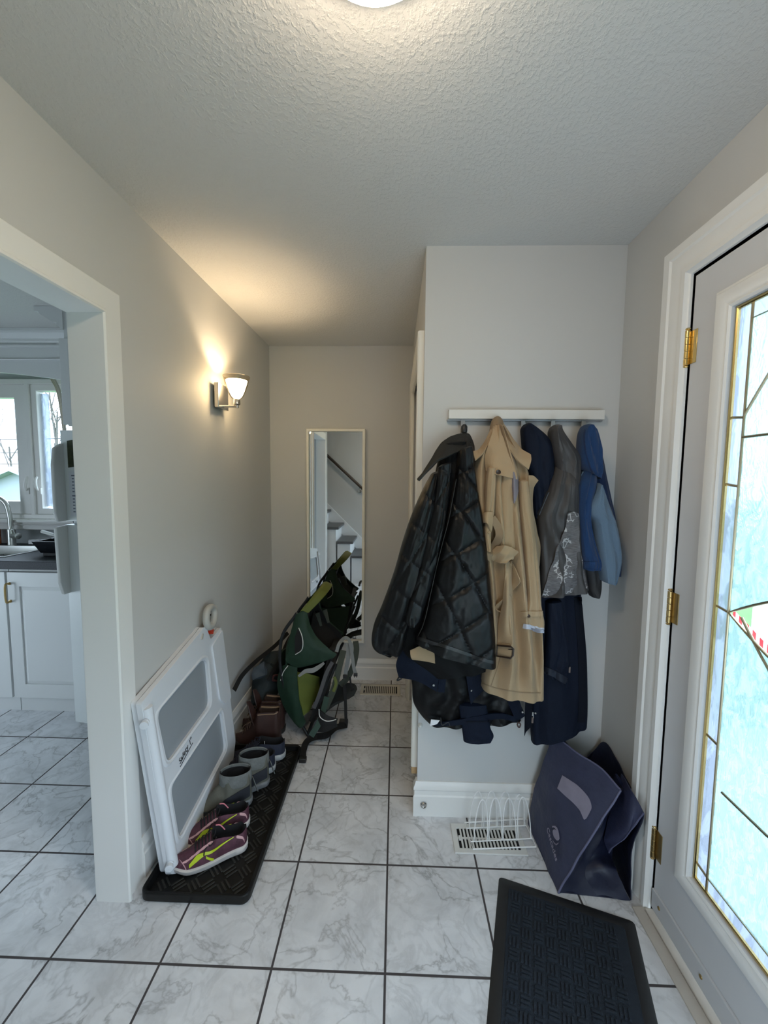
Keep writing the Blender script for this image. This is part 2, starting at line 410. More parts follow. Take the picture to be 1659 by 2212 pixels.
mb = MB(); mb.sweep([(GY0, GZ0), (GY0, GZ1), (GY1, GZ1), (GY1, GZ0)], GM, fnDo, closed=True); mb.build('glass_frame', M_TRIM, door, angle=30)
mb = MB(); mb.box(DXF - .008, DY0 + .006, .025, DXF, DY1 - .006, .092); mb.build('bottom_sweep', mat('pale grey plastic strip', (.55, .56, .58), .5), door, smooth=False, bevel=.002)
for k, yy in enumerate((.16, -.02, -.2, -.4, -.6)):
    mb = MB(); mb.lathe([(.0001, -.001), (.006, -.0005), (.0055, .002), (.0001, .003)], (DXF - .008, yy, .06), (-1, 0, 0), 12); mb.build('screw', M_ABRASS, door)
for zc in (1.828, 1.038, .243):
    h = MB(); m_ = M_BRASS if zc > 1.5 else M_ABRASS
    for k in range(5):
        h.lathe([(.0075, 0), (.0075, .0195)], (XR - .004, DY1 + .004, zc - .05 + k * .0203), seg=14)
    h.lathe([(.004, 0), (.008, .003), (.006, .008)], (XR - .004, DY1 + .004, zc + .051), seg=14); h.lathe([(.006, 0), (.008, .004), (.005, .007)], (XR - .004, DY1 + .004, zc - .057), seg=14)
    h.box(XR + .001, DY1 - .028, zc - .048, XR + .0045, DY1 + .003, zc + .048)
    
    h.build('hinge', m_, door, bevel=.0008)
# leaded glass
GX = DXF + .012
def glass_mat(name, tint, clear, bump, scale, white=0.):
    m = bpy.data.materials.new(name); m.use_nodes = True; nt = m.node_tree; N = nt.nodes; L = nt.links
    N.remove(N['Principled BSDF']); out = N['Material Output']
    tc = N.new('ShaderNodeTexCoord'); mp = N.new('ShaderNodeMapping'); mp.inputs['Scale'].default_value = scale; L.new(tc.outputs['Object'], mp.inputs['Vector'])
    mp.inputs['Rotation'].default_value = (.7, 0, 0)
    n = N.new('ShaderNodeTexNoise'); n.inputs['Scale'].default_value = 1.; n.inputs['Detail'].default_value = 3; n.inputs['Distortion'].default_value = 1.2; L.new(mp.outputs['Vector'], n.inputs['Vector'])
    bp = N.new('ShaderNodeBump'); bp.inputs['Strength'].default_value = bump; bp.inputs['Distance'].default_value = .01; L.new(n.outputs['Fac'], bp.inputs['Height'])
    tr = N.new('ShaderNodeBsdfTransparent'); tr.inputs['Color'].default_value = (*([c * .8 for c in tint] if clear < 1 else tint), 1)
    tl = N.new('ShaderNodeBsdfTranslucent'); tl.inputs['Color'].default_value = (*[min(1, c * 1.25) for c in tint], 1); L.new(bp.outputs['Normal'], tl.inputs['Normal'])
    rf = N.new('ShaderNodeBsdfRefraction'); rf.inputs['IOR'].default_value = 1.25; rf.inputs['Roughness'].default_value = .08; rf.inputs['Color'].default_value = (*tint, 1); L.new(bp.outputs['Normal'], rf.inputs['Normal'])
    gl = N.new('ShaderNodeBsdfGlossy'); gl.inputs['Roughness'].default_value = .08; L.new(bp.outputs['Normal'], gl.inputs['Normal'])
    rr = N.new('ShaderNodeValToRGB'); rr.color_ramp.elements[0].position = .47; rr.color_ramp.elements[1].position = .53
    L.new(n.outputs['Fac'], rr.inputs['Fac'])
    def mixs(f, a, b):
        x = N.new('ShaderNodeMixShader')
        if isinstance(f, float): x.inputs[0].default_value = f
        else: L.new(f, x.inputs[0])
        L.new(a.outputs[0], x.inputs[1]); L.new(b.outputs[0], x.inputs[2]); return x
    soft = mixs(.5, rf, tl)
    mr = N.new('ShaderNodeMapRange'); mr.inputs['To Min'].default_value = 1 - clear - .15; mr.inputs['To Max'].default_value = min(1, 1 - clear + .25); L.new(rr.outputs['Color'], mr.inputs['Value'])
    body = mixs(mr.outputs[0], tr, soft) if clear < 1 else tr
    lw = N.new('ShaderNodeLayerWeight'); lw.inputs['Blend'].default_value = .5
    pw = N.new('ShaderNodeMath'); pw.operation = 'POWER'; pw.inputs[1].default_value = 5; L.new(lw.outputs['Facing'], pw.inputs[0])
    ma = N.new('ShaderNodeMath'); ma.operation = 'MULTIPLY_ADD'; ma.inputs[1].default_value = .6; ma.inputs[2].default_value = .04; L.new(pw.outputs[0], ma.inputs[0])
    fin = mixs(ma.outputs[0], body, gl)
    L.new(fin.outputs[0], out.inputs['Surface'])
    return m
M_CLEAR = glass_mat('clear glass', (.97, .985, 1.0), 1.0, .0, (1, 1, 1))
M_BORDER = glass_mat('rippled border glass', (.54, .57, .64), .45, .6, (14, 26, 7))
M_LEAF = glass_mat('leaf textured glass', (.60, .70, .73), .34, 1.0, (15, 60, 22))
BW = .047   # border strip
def rect(y0, y1, z0, z1): return [(y0, z0), (y1, z0), (y1, z1), (y0, z1)]
iy0, iy1, iz0, iz1 = GY0 + BW, GY1 - BW, GZ0 + BW, GZ1 - BW
yc = (GY0 + GY1) / 2
def door_px(px, py):
    p = at(px, py, 0, GX); return (p.y, p.z)
eye_top = [door_px(*q) for q in ((1597, 1331), (1612, 1319), (1635, 1309), (1659, 1314))]
eye_bot = [door_px(*q) for q in ((1597, 1331), (1612, 1356), (1634, 1384), (1659, 1396))]
zt, zb = eye_top[0][1], 0
L0 = (iy1, eye_top[0][1]); hw = iy1 - yc
def ell(n, y0, y1, h): return [(y0 + (y1 - y0) * i / n, L0[1] + h * sin(PI * i / n)) for i in range(n + 1)]
eye = ell(14, iy1, iy0, .10)[:-1] + ell(14, iy0, iy1, -.10)[:-1]
pane = MB(); pane.prism(rect(GY0 - .012, GY1 + .012, GZ0 - .012, GZ1 + .012), lambda a, b, c: V((GX + c, a, b)), -.002, .002, [rect(iy0, iy1, iz0, iz1)])
pane.build('border_glass', M_BORDER, door, smooth=False)
pane = MB(); pane.prism(rect(iy0, iy1, iz0, iz1), lambda a, b, c: V((GX + c, a, b)), -.002, .002, [eye]); pane.build('textured_glass', M_LEAF, door, smooth=False)
pane = MB(); pane.prism(eye, lambda a, b, c: V((GX + c, a, b)), -.002, .002); pane.build('clear_glass', M_CLEAR, door, smooth=False)
M_CAME = mat('dull brass came', (.42, .36, .24), .35, 1.0)
def came(paths, r=.0035):
    mb = MB()
    for p, cl in paths: mb.tube([V((GX - .003, a, b)) for a, b in p], r, 8, closed=cl)
    return mb
arch = [(iy1 - (iy1 - iy0) * i / 20, 1.60 + .25 * sin(PI * i / 20)) for i in range(21)]
paths = [(rect(iy0, iy1, iz0, iz1), True), (arch, False), (eye, True),
         ([(iy1, 1.545), (iy0, 1.545)], False)]
for z in (1.595, 1.42, eye_top[0][1], .72, GZ0 + BW):
    for (a, b) in ((GY1, iy1), (iy0, GY0)): paths.append(([(a, z + .006), (b, z)], False))
for y in (iy1, yc, iy0):
    paths.append(([(y, GZ0), (y, iz0)], False)); paths.append(([(y, GZ1), (y, iz1)], False))
d1 = door_px(1562, 1712); d2 = door_px(1659, 1805)
paths += [([d1, d2, (yc, d2[1] + .02)], False), ([(2 * yc - d1[0], d1[1]), (2 * yc - d2[0], d2[1]), (yc, d2[1] + .02)], False)]
e2 = ell(14, iy1 - .04, iy0 + .04, -.17)
paths.append((e2, False))
came(paths).build('leading', M_CAME, door)
mb = MB(); mb.sweep([(GY0, GZ0), (GY0, GZ1), (GY1, GZ1), (GY1, GZ0)], [(0, .002), (0, .008), (.004, .010), (.008, .008), (.009, .002)], lambda a, b, c: V((GX - c, a, b)), closed=True)
# inner offset is towards the glass
mb2 = MB(); k = .010; mb2.sweep([(GY0 + k, GZ0 + k), (GY0 + k, GZ1 - k), (GY1 - k, GZ1 - k), (GY1 - k, GZ0 + k)], [(0, .002), (0, .008), (.003, .010), (.009, .008), (.010, .002)], lambda a, b, c: V((GX - c, a, b)), closed=True)
mb2.build('brass_edging', M_BRASS, door)
# threshold of painted boards
mb = MB(); mb.box(.826, DY0 - .09, 0, .862, DY1 + .01, .006); mb.box(.8625, DY0 - .02, 0, XR + .14, DY1, .010)
struct(mb.build('trim_4', mat('worn beige threshold paint', (.47, .43, .38), .6, var=.18, vscale=14, bump=.2, bscale=40), smooth=False, bevel=.002))
# ================================================================ LAMPS, MIRROR, STAIRS
M_CHROME = mat('brushed nickel', (.55, .53, .50), .25, 1.0)
def emis(name, col, st):
    m = bpy.data.materials.new(name); m.use_nodes = True; b = m.node_tree.nodes['Principled BSDF']
    b.inputs['Base Color'].default_value = (.9, .88, .84, 1); b.inputs['Emission Color'].default_value = (*col, 1); b.inputs['Emission Strength'].default_value = st; b.inputs['Roughness'].default_value = .3
    return m
t = thing('ceiling_light', 'round glowing dome light on the ceiling at the top edge of the photo', 'ceiling light', (-.03, -.395, ZC))
mb = MB(); mb.lathe([(.001, -.001), (.15, -.001), (.15, -.022), (.12, -.026), (.001, -.026)], (-.03, -.395, ZC), seg=48); mb.build('base', M_CHROME, t)
mb = MB(); mb.lathe([(.125 * sin(a * PI / 20) if a else .0005, -.03 - .085 * cos(a * PI / 20)) for a in range(0, 11)] , (-.03, -.395, ZC), seg=48); mb.build('dome', emis('glowing opal glass', (1.0, .80, .57), 25), t)
# wall sconce
SX, SY = XL + .088, .93
t = thing('wall_sconce', 'nickel wall sconce with a lit glass cup shade on the grey left wall', 'wall lamp', (XL, .93, 1.82))
mb = MB(); mb.box(XL, .875, 1.765, XL + .022, .99, 1.882); mb.build('backplate', M_CHROME, t, bevel=.003)
mb = MB(); mb.tube([(XL + .02, SY, 1.778), (SX, SY, 1.778)], .006, 12); mb.lathe([(.009, 0), (.009, .016)], (SX, SY, 1.770), seg=16); mb.build('arm', M_CHROME, t)
mb = MB(); mb.lathe([(.001, .0), (.012, 0), (.0165, .004), (.0165, .026), (.014, .030), (.001, .030)], (SX, SY, 1.784), seg=24); mb.build('lamp_holder', M_CHROME, t)
def cup(r, k, h): return [(r * (.30 + .70 * (i / 10) ** .62) * k, h * i / 10) for i in range(11)]
mb = MB(); o = cup(.064, 1, .108); mb.lathe(o + [(o[-1][0] - .003, .108)] + [(max(.002, a - .003), b + .002) for a, b in cup(.064, 1, .105)[::-1]], (SX, SY, 1.813), seg=40, caps=False)
gm = glass_mat('clear shade glass', (.86, .82, .74), 1.0, 0., (1, 1, 1)); mb.build('glass_shade', gm, t)
mb = MB(); i_ = [(.002, 0)] + cup(.050, 1, .083); mb.lathe(i_ + [(i_[-1][0] - .002, .083)] + [(max(.001, a - .003), b + .002) for a, b in i_[::-1]], (SX, SY, 1.818), seg=40, caps=False)
nin = len(i_)
for q, f_ in enumerate(mb.f):
    z_ = sum(mb.v[i].z for i in f_) / len(f_); r_ = sum(math.hypot(mb.v[i].x - SX, mb.v[i].y - SY) for i in f_) / len(f_)
    mb.m[q] = 0 if q < 40 * nin else 1
mb.build('inner_cup', [emis('glowing frosted cup', (1.0, .78, .50), 44), emis('glowing cup inside', (1.0, .78, .50), 7)], t)
l = bpy.data.lights.new('sconce_bulb', 'POINT'); l.energy = 5.5; l.color = (1.0, .74, .44); l.shadow_soft_size = .012
lo = bpy.data.objects.new('sconce_bulb', l); C.objects.link(lo); lo.location = (SX, SY, 1.862)

# mirror on the back wall
mx0, mx1, mz0, mz1 = -.6, -.1965, .272, 1.769
M_MF = mat('cream mirror frame', (.84, .82, .74), .45, bump=.05, bscale=80)
t = thing('wall_mirror', 'tall narrow mirror in a cream frame hung on the back wall', 'mirror', ((mx0 + mx1) / 2, YB, mz0))
def fnM(a, b, c): return V((a, YB - c, b))
mb = MB(); mb.sweep([(mx0, mz0), (mx1, mz0), (mx1, mz1), (mx0, mz1)], [(0, 0), (0, .026), (.002, .028), (.016, .028), (.018, .026), (.018, .006), (.0, .004)][::1], fnM, closed=True)
mb.build('frame', M_MF, t, angle=30)
mm = mat('mirror silver', (.86, .88, .88), .02, 1.0)
mb = MB(); mb.box(mx0 + .012, YB - .010, mz0 + .012, mx1 - .012, YB - .004, mz1 - .012); mb.build('mirror_glass', mm, t, smooth=False)

# stairs behind the camera, seen in the mirror
M_TREAD = mat('dark grey stair tread', (.085, .085, .09), .45, bump=.1, bscale=50); M_RIS = mat('white stair paint', (.74, .75, .76), .45)
st = thing('staircase', 'white staircase with dark treads behind the camera, seen in the mirror', 'staircase', (-.36, -1.2, 0), kind='structure')
n = 11
mb = MB()
for k in range(1, n): mb.box(-.185 - .195 * k, -.925, 0, -.185 - .195 * (k - 1) - .02, -1.515, .195 * k - .035)
mb.build('carcass', M_RIS, st, smooth=False)
for k in range(1, n):
    mb = MB(); mb.box(-.185 - .195 * (k + .05), -.905, .195 * k - .035, -.165 - .195 * (k - 1), -1.515, .195 * k); mb.build('tread', M_TREAD, st, smooth=False, bevel=.006)
mb = MB(); mb.prism([(-.17, 0), (-.10, .0), (-.10, .16), (-2.1, 2.16), (-2.2, 2.16), (-2.2, 2.0)], lambda a, b, c: V((a, -1.52 + c, b)), 0, .018); mb.build('skirting', M_RIS, st, smooth=False, bevel=.003)
h = thing('handrail', 'dark brown handrail on the stair wall, seen in the mirror', 'handrail', (-.6, -1.47, 1.3))
mb = MB(); mb.tube([(-2.3, -1.45, 2.98 - .0), (.0, -1.45, .99 - .14)], .021, 14); mb.build('rail', mat('dark stained wood', (.03, .018, .012), .35, var=.3), h)
for x in (-.52, -1.5):
    z = .85 - x * .926; mb = MB(); mb.tube(curve([(x, -1.52, z - .08), (x, -1.475, z - .085), (x, -1.45, z - .06), (x, -1.45, z - .01)], 14), .006, 8); mb.lathe([(.001, 0), (.028, .001), (.026, .006), (.001, .009)], (x, -1.52, z - .08), (0, 1, 0), 20); mb.build('bracket', M_CHROME, h)
# ================================================================ KITCHEN through the opening
M_CAB = mat('white cabinet paint', (.66, .67, .67), .38, bump=.04, bscale=40)
M_FR = mat('white appliance enamel', (.70, .73, .73), .35, bump=.10, bscale=420, bdist=.0006)
M_PLW = mat('white plastic', (.74, .74, .72), .35)
M_PWH = mat('pinkish white vinyl', (.86, .83, .81), .4)
M_STEEL = mat('brushed steel', (.62, .62, .60), .28, 1.0); M_BLACK = mat('black plastic', (.012, .012, .013), .45)
# window with two casements
wn = thing('window_1', 'white double casement window above the kitchen counter', 'window', (-2.7, 1.78, WZ0), kind='structure')
mb = MB(); fy0, fy1 = 1.72, 1.90
def fr(x0, x1, z0, z1, w_, y0=fy0 + .03, y1=1.84):
    m_ = MB(); m_.prism(rect(x0, x1, z0, z1), lambda a, b, c: V((a, c, b)), y0, y1, [rect(x0 + w_, x1 - w_, z0 + w_, z1 - w_)]); return m_
fr(WX0, WX1, WZ0, WZ1, .035, 1.755, 1.90).build('window_frame', M_PWH, wn, smooth=False, bevel=.003)
mb = MB(); mb.box(-2.594, 1.752, WZ0 + .03, -2.566, 1.89, WZ1 - .03); mb.build('mullion', M_PWH, wn, smooth=False, bevel=.003)
for (x0, x1) in ((WX0 + .035, -2.594), (-2.566, WX1 - .035)):
    s_ = fr(x0, x1, WZ0 + .035, WZ1 - .035, .092 if x0 < -3 else .042, 1.768, 1.83).build('sash', M_PWH, wn, smooth=False, bevel=.004)
    g_ = MB(); g_.box(x0 + .04, 1.80, WZ0 + .075, x1 - .04, 1.804, WZ1 - .075); g_.build('pane', M_CLEAR, s_, smooth=False)
mb = MB(); mb.box(-2.528, 1.81, WZ0 + .09, -2.478, 1.822, WZ1 - .09); mb.build('screen_edge', M_BORDER, wn, smooth=False)
for x, s_ in ((-2.615, 1), (-2.53, -1)):
    mb = MB(); mb.box(x - .014, 1.752, 1.30, x + .014, 1.768, 1.345)
    mb.tube(curve([(x, 1.745, 1.325), (x + .004 * s_, 1.735, 1.36), (x + .008 * s_, 1.74, 1.40), (x + .006 * s_, 1.752, 1.425)], 14), [.007 + .003 * sin(PI * i / 13) for i in range(14)], 10)
    mb.build('window_handle', M_PWH, wn, bevel=.002)
mb = MB(); mb.box(WX0 - .03, 1.715, WZ0 - .022, WX1 + .03, 1.80, WZ0); mb.box(WX0 - .02, 1.745, WZ0 - .075, WX1 + .02, 1.80, WZ0 - .022); mb.box(WX0 - .02, 1.735, WZ0 - .045, WX1 + .02, 1.80, WZ0 - .034)
struct(mb.build('trim_7', M_PWH, smooth=False, bevel=.004))
# curtain edge at the right of the window
mb = MB(); mb.sheet(grid([[(-2.36 + .03 * k / 5, 1.70 + .012 * (k % 2), 2.10) for k in range(6)], [(-2.30 + .02 * k / 5, 1.69 + .014 * (k % 2), 1.95) for k in range(6)], [(-2.26 + .01 * k / 5, 1.69 + .014 * (k % 2), 1.45) for k in range(6)]], 20, 24), .003)
tag(mb.build('curtain', mat('cream curtain cloth', (.80, .74, .64), .8)), 'cream curtain gathered at the right of the kitchen window', 'curtain')
# valance board and its crown
v_ = thing('window_valance', 'white arched valance board over the kitchen window', 'valance', (-2.4, 1.45, 2.04))
arc = [(-1.70, 2.02)] + [(-2.04 - .72 * i / 12, 2.02 + .062 * sin(PI * (.02 + .98 * i / 24))) for i in range(13)] + [(-3.3, 2.08)]
mb = MB(); mb.prism([(-1.70, 2.30)] + arc + [(-3.3, 2.30)], lambda a, b, c: V((a, 1.45 + c, b)), 0, .02); mb.build('board', M_CAB, v_, smooth=False, bevel=.002)
mb = MB(); mb.box(-3.3, 1.440, 2.145, -1.70, 1.455, 2.152); mb.box(-3.3, 1.437, 2.222, -1.70, 1.455, 2.236); mb.build('bead', M_CAB, v_, smooth=False, bevel=.002)
CRN = [(0, 0), (.055, 0), (.055, -.016), (.047, -.018), (.044, -.026), (.02, -.052), (.012, -.055), (.012, -.064), (.003, -.075), (0, -.078)]
mb = MB(); mb.rings([[V((x, 1.455 - a, ZC - .001 + b)) for a, b in CRN] for x in (-3.3, -1.70)]); mb.build('crown', M_CAB, v_, smooth=False)
# cabinet above the fridge
cf = thing('wall_cabinet', 'white cabinet above the refrigerator with a stepped crown', 'cabinet', (-1.36, 1.45, 1.70))
mb = MB(); mb.box(-1.755, 1.10, 1.70, -.992, 1.797, ZC - .002); mb.build('body', M_CAB, cf, smooth=False, bevel=.002)
for x0 in (-1.768, -1.372):
    mb = MB(); panel_door(mb, x0 + .004, x0 + .39, 1.705, 2.15, [(1.76, 2.10)], lambda a, b, c: V((a, 1.075 - c - .0, b)), .05, .022); d_ = mb.build('door', M_CAB, cf, smooth=False, bevel=.002)
k = 2.2
mb = MB(); mb.rings([[V((-1.752 - a * 2.75, y, ZC - .002 + b * 1.55)) for a, b in CRN] for y in (1.093, 1.40)]); mb.build('crown', M_CAB, cf, smooth=False)
# refrigerator
f = thing('refrigerator', 'white refrigerator with long grip handles half hidden by the opening', 'refrigerator', (-1.36, 1.4, 0))
mb = MB(); mb.box(-1.755, 1.10, .04, -1.0, 1.79, 1.665); mb.build('body', M_FR, f, smooth=False, bevel=.006)
def frdoor(z0, z1):
    m_ = MB(); n = 16; prof = [(-1.757 + .76 * i / n, 1.045 - .045 * sin(PI * i / n)) for i in range(n + 1)]
    m_.prism([(-1.757, 1.098)] + prof + [(-.997, 1.098)], lambda a, b, c: V((a, b, c)), z0, z1); return m_
for z0, z1, top in ((1.190, 1.670, 1), (.065, 1.170, 0)):
    d_ = frdoor(z0, z1).build('door', M_FR, f, bevel=.010, bseg=3, angle=25)
    if top: hp = [(1.045, 1.192), (.985, 1.192), (.972, 1.24), (.972, 1.49), (.985, 1.575), (1.03, 1.60), (1.045, 1.60)]
    else: hp = [(1.045, .80), (1.00, .80), (.978, .87), (.972, 1.10), (.972, 1.165), (1.045, 1.168)]
    m_ = MB(); m_.prism(hp, lambda a, b, c: V((c, a, b)), -1.757, -1.739); m_.build('handle', mat('pale grey plastic', (.56, .56, .54), .45), d_, smooth=False, bevel=.006)
for x in (-1.70, -1.2):
    mb = MB(); mb.lathe([(.001, 0), (.022, 0), (.022, .03), (.012, .045), (.001, .045)], (x, 1.15, 0), seg=14); mb.build('foot', M_PLW, f)
# papers on the freezer door
def fridge_xy(x): return 1.045 - .045 * sin(PI * (x + 1.757) / .76) - .0015
def paper(x0, x1, z0, z1, tilt=0., n=8, off=0.):
    return [[V((x0 + (x1 - x0) * i / n, fridge_xy(x0 + (x1 - x0) * i / n) - off, z + tilt * i / n)) for i in range(n + 1)] for z in (z1, (z0 + z1) / 2, z0)]
mp_ = mat('dark foliage photo print', (.03, .035, .012), .35, var=.95, vscale=70)
mb = MB(); mb.sheet(paper(-1.715, -1.60, 1.475, 1.615, .012), .001); tag(mb.build('photo_print', mp_), 'dark photo of foliage on the freezer door', 'photo', 'papers on the freezer door')
mcal = mat('white calendar paper', (.66, .68, .72), .6); mink = mat('grey print ink', (.16, .18, .24), .6)
cal = thing('wall_calendar', 'white calendar sheet with two months hung on the freezer door', 'calendar', (-1.66, 1.02, 1.24), 'papers on the freezer door')
mb = MB(); mb.sheet(paper(-1.715, -1.56, 1.215, 1.455, 0), .001); mb.build('sheet', mcal, cal)
mb = MB()
for z in (1.437, 1.435, 1.330, 1.328): mb.sheet(paper(-1.698, -1.57, z - .005, z, 0, off=.001), .0006)
for base in (1.42, 1.313):
    for r in range(5):
        for c_ in range(5):
            x = -1.695 + c_ * .024; z = base - r * .017; mb.sheet(paper(x, x + .013, z - .006, z, 0, 2, .001), .0006)
mb.build('printed_dates', mink, cal)
# base cabinets, counter, sink, tap
bx0, bx1 = -3.4, -1.775
def cabinet(x0, x1, label):
    t = thing('base_cabinet', label, 'cabinet', ((x0 + x1) / 2, 1.5, 0), 'white kitchen base cabinets')
    m_ = MB(); m_.box(x0, 1.245, .0, x1, 1.78, .10); m_.box(x0, 1.22, .10, x0 + .018, 1.78, .885); m_.box(x1 - .018, 1.22, .10, x1, 1.78, .885); m_.box(x0 + .018, 1.22, .10, x1 - .018, 1.78, .118); m_.box(x0 + .018, 1.22, .80, x1 - .018, 1.238, .885); m_.build('body', M_CAB, t, smooth=False)
    m_ = MB(); panel_door(m_, x0 + .004, x1 - .004, .105, .80 if False else .865, [(.19, .79)], lambda a, b, c: V((a, 1.199 - c, b)), .055, .021) if False else None
    m_ = MB(); z0, z1 = .105, .868; h_ = rect(x0 + .075, x1 - .075, z0 + .085, z1 - .085)
    fn = lambda a, b, c: V((a, 1.199 - c, b))
    m_.prism(rect(x0 + .004, x1 - .004, z0, z1), fn, -.009, 0, [h_]); m_.prism(rect(x0 + .004, x1 - .004, z0, z1), fn, -.020, -.009)
    (a0, b0), _, (a1, b1), _ = h_; k_ = .022
    m_.rings([[fn(a, b, -.009) for a, b in h_], [fn(a, b, -.002) for a, b in rect(a0 + k_, a1 - k_, b0 + k_, b1 - k_)]], False, True)
    d_ = m_.build('door', M_CAB, t, smooth=False, bevel=.0015)
    return t, d_
for x0, x1, lb in ((-2.256, bx1, 'white base cabinet beside the refrigerator'), (-2.74, -2.262, 'white base cabinet under the kitchen sink'), (-3.4, -2.746, 'white base cabinet at the far left under the kitchen counter')):
    t, d_ = cabinet(x0, x1, lb)
    if lb.startswith('white base cabinet under'):
        m_ = MB(); xh = at(15, 1280, 1, 1.18).x; m_.tube(curve([(xh, 1.197, .80), (xh, 1.172, .795), (xh, 1.172, .70), (xh, 1.197, .695)], 20), .0055, 10)
        m_.lathe([(.001, 0), (.009, 0), (.008, .006), (.001, .007)], (xh, 1.199, .80), (0, -1, 0), 12); m_.lathe([(.001, 0), (.009, 0), (.008, .006), (.001, .007)], (xh, 1.199, .695), (0, -1, 0), 12)
        m_.build('handle', M_ABRASS, d_)
mctr = mat('dark speckled laminate', (.030, .033, .040), .5, var=.8, vscale=160, spec=.25)
mb = MB(); sx0, sx1, sy0, sy1 = -2.95, -2.36, 1.30, 1.66
mb.prism(rect(bx0, bx1, 1.185, 1.797), lambda a, b, c: V((a, b, c)), .887, .937, [rect(sx0, sx1, sy0, sy1)])
tag(mb.build('worktop', mctr, smooth=False, bevel=.004), 'dark speckled kitchen worktop running under the window', 'worktop')
mb = MB(); mb.prism(rect(sx0 - .02, sx1 + .02, sy0 - .02, sy1 + .02), lambda a, b, c: V((a, b, c)), .9375, .942, [rect(sx0, sx1, sy0, sy1)])
mb.rings([[V((a, b, z)) for a, b in rect(sx0 + k_, sx1 - k_, sy0 + k_, sy1 - k_)] for z, k_ in ((.941, 0), (.78, .015))], False, True)
tag(mb.build('kitchen_sink', M_STEEL, smooth=False, bevel=.003), 'steel sink sunk in the dark worktop', 'sink')
t = thing('kitchen_tap', 'steel gooseneck tap behind the sink', 'tap', (-2.70, 1.70, .94)); tx, ty = -2.70, 1.70
mb = MB(); mb.lathe([(.001, 0), (.026, 0), (.024, .01), (.024, .11), (.017, .115), (.001, .115)], (tx, ty, .94), seg=20)
mb.lathe([(.001, -.02), (.018, -.02), (.020, .05), (.021, .085), (.015, .088), (.001, .088)], (tx, ty, 1.005), (.92, -.35, .05), 18); mb.build('body', M_STEEL, t)
mb = MB(); mb.tube(curve([(tx, ty, 1.05), (tx - .005, ty, 1.15), (tx - .02, ty - .01, 1.24), (tx - .07, ty - .03, 1.285), (tx - .14, ty - .06, 1.28), (tx - .18, ty - .08, 1.23), (tx - .185, ty - .083, 1.20)], 40), .0145, 14); mb.build('spout', M_STEEL, t)
mb = MB(); mb.tube([(tx + .045, ty - .02, 1.02), (tx + .03, ty - .02, 1.075)], .004, 8); mb.build('lever', M_STEEL, t)
# dish rack with utensils
t = thing('dish_drainer', 'black dish drainer beside the sink full of utensils', 'dish rack', (-2.1, 1.42, .938))
fnx = lambda a, b, c: V((a, b, c))
def tray(mb, x0, x1, y0, y1, z0, z1, k0, th):
    mb.rings([[V((a, b, z)) for a, b in rect(x0 - q, x1 + q, y0 - q, y1 + q)] for z, q in ((z0, 0), (z1, k0), (z1, k0 - th), (z0 + th, -th))], True, True)
mb = MB(); tray(mb, -2.16, -1.82, 1.33, 1.56, .958, 1.035, .03, .006); mb.box(-2.235, 1.33, 1.01, -2.16, 1.56, 1.037); mb.build('tray', mat('black enamel', (.010, .012, .016), .22), t, smooth=False, bevel=.004)
mb = MB(); mb.box(-2.15, 1.335, .938, -1.83, 1.55, .958); mb.build('base', M_BLACK, t, smooth=False, bevel=.003)
def utensil(name, label, pts, r, m_, bowl=None):
    t_ = MB(); t_.tube(curve(pts, 20), r, 10); 
    if bowl: t_.lathe([(.001, 0)] + [(bowl * sin(PI * i / 16), bowl * (1 - cos(PI * i / 16)) * .6) for i in range(1, 9)] + [(bowl * .9, bowl * .58), (.001, .006)], pts[-1], (.3, -.3, .9), 18)
    return tag(t_.build(name, m_), label, name.replace('_', ' '), 'washed utensils in the dish drainer')
utensil('spatula', 'black handled spatula leaning highest in the dish drainer', [(-1.98, 1.45, .97), (-2.02, 1.45, 1.12), (-2.10, 1.46, 1.21)], [.006 + .006 * i / 19 for i in range(20)], mat('black rubber', (.02, .02, .02), .5))
utensil('whisk', 'pale handled whisk standing in the dish drainer', [(-2.05, 1.50, .97), (-2.04, 1.50, 1.10), (-2.02, 1.50, 1.16)], .011, M_STEEL)
utensil('ladle', 'steel ladle resting in the dish drainer', [(-1.95, 1.42, .97), (-2.03, 1.42, 1.04)], .006, M_STEEL, .035)
utensil('bread_knife', 'white handled knife lying over the edge of the dish drainer', [(-2.02, 1.40, 1.04), (-2.12, 1.42, 1.05), (-2.25, 1.45, 1.075)], [.004] * 6 + [.011] * 14, M_PLW)
# soap bottle with orange liquid
t = thing('soap_bottle', 'clear bottle of orange soap at the left edge behind the sink', 'bottle', (-2.86, 1.74, .938))
mb = MB(); mb.lathe([(.001, 0), (.03, 0), (.032, .01), (.032, .11), (.02, .14), (.011, .15), (.001, .15)], (-2.86, 1.74, .938), seg=20); mb.build('bottle', mat('orange soap', (.85, .25, .08), .15, trans=.3), t)
mb = MB(); mb.lathe([(.001, 0), (.012, 0), (.012, .02), (.004, .022), (.004, .05), (.001, .05)], (-2.86, 1.74, 1.088), seg=14); mb.build('pump', M_PLW, t)
# ================================================================ GATE, TRAY, VENTS, MATS, RACK, BAG
M_GATE = mat('white gate plastic', (.72, .75, .80), .32, bump=.05, bscale=30)
M_RUB = mat('black rubber', (.014, .014, .014), .5, bump=.15, bscale=60)
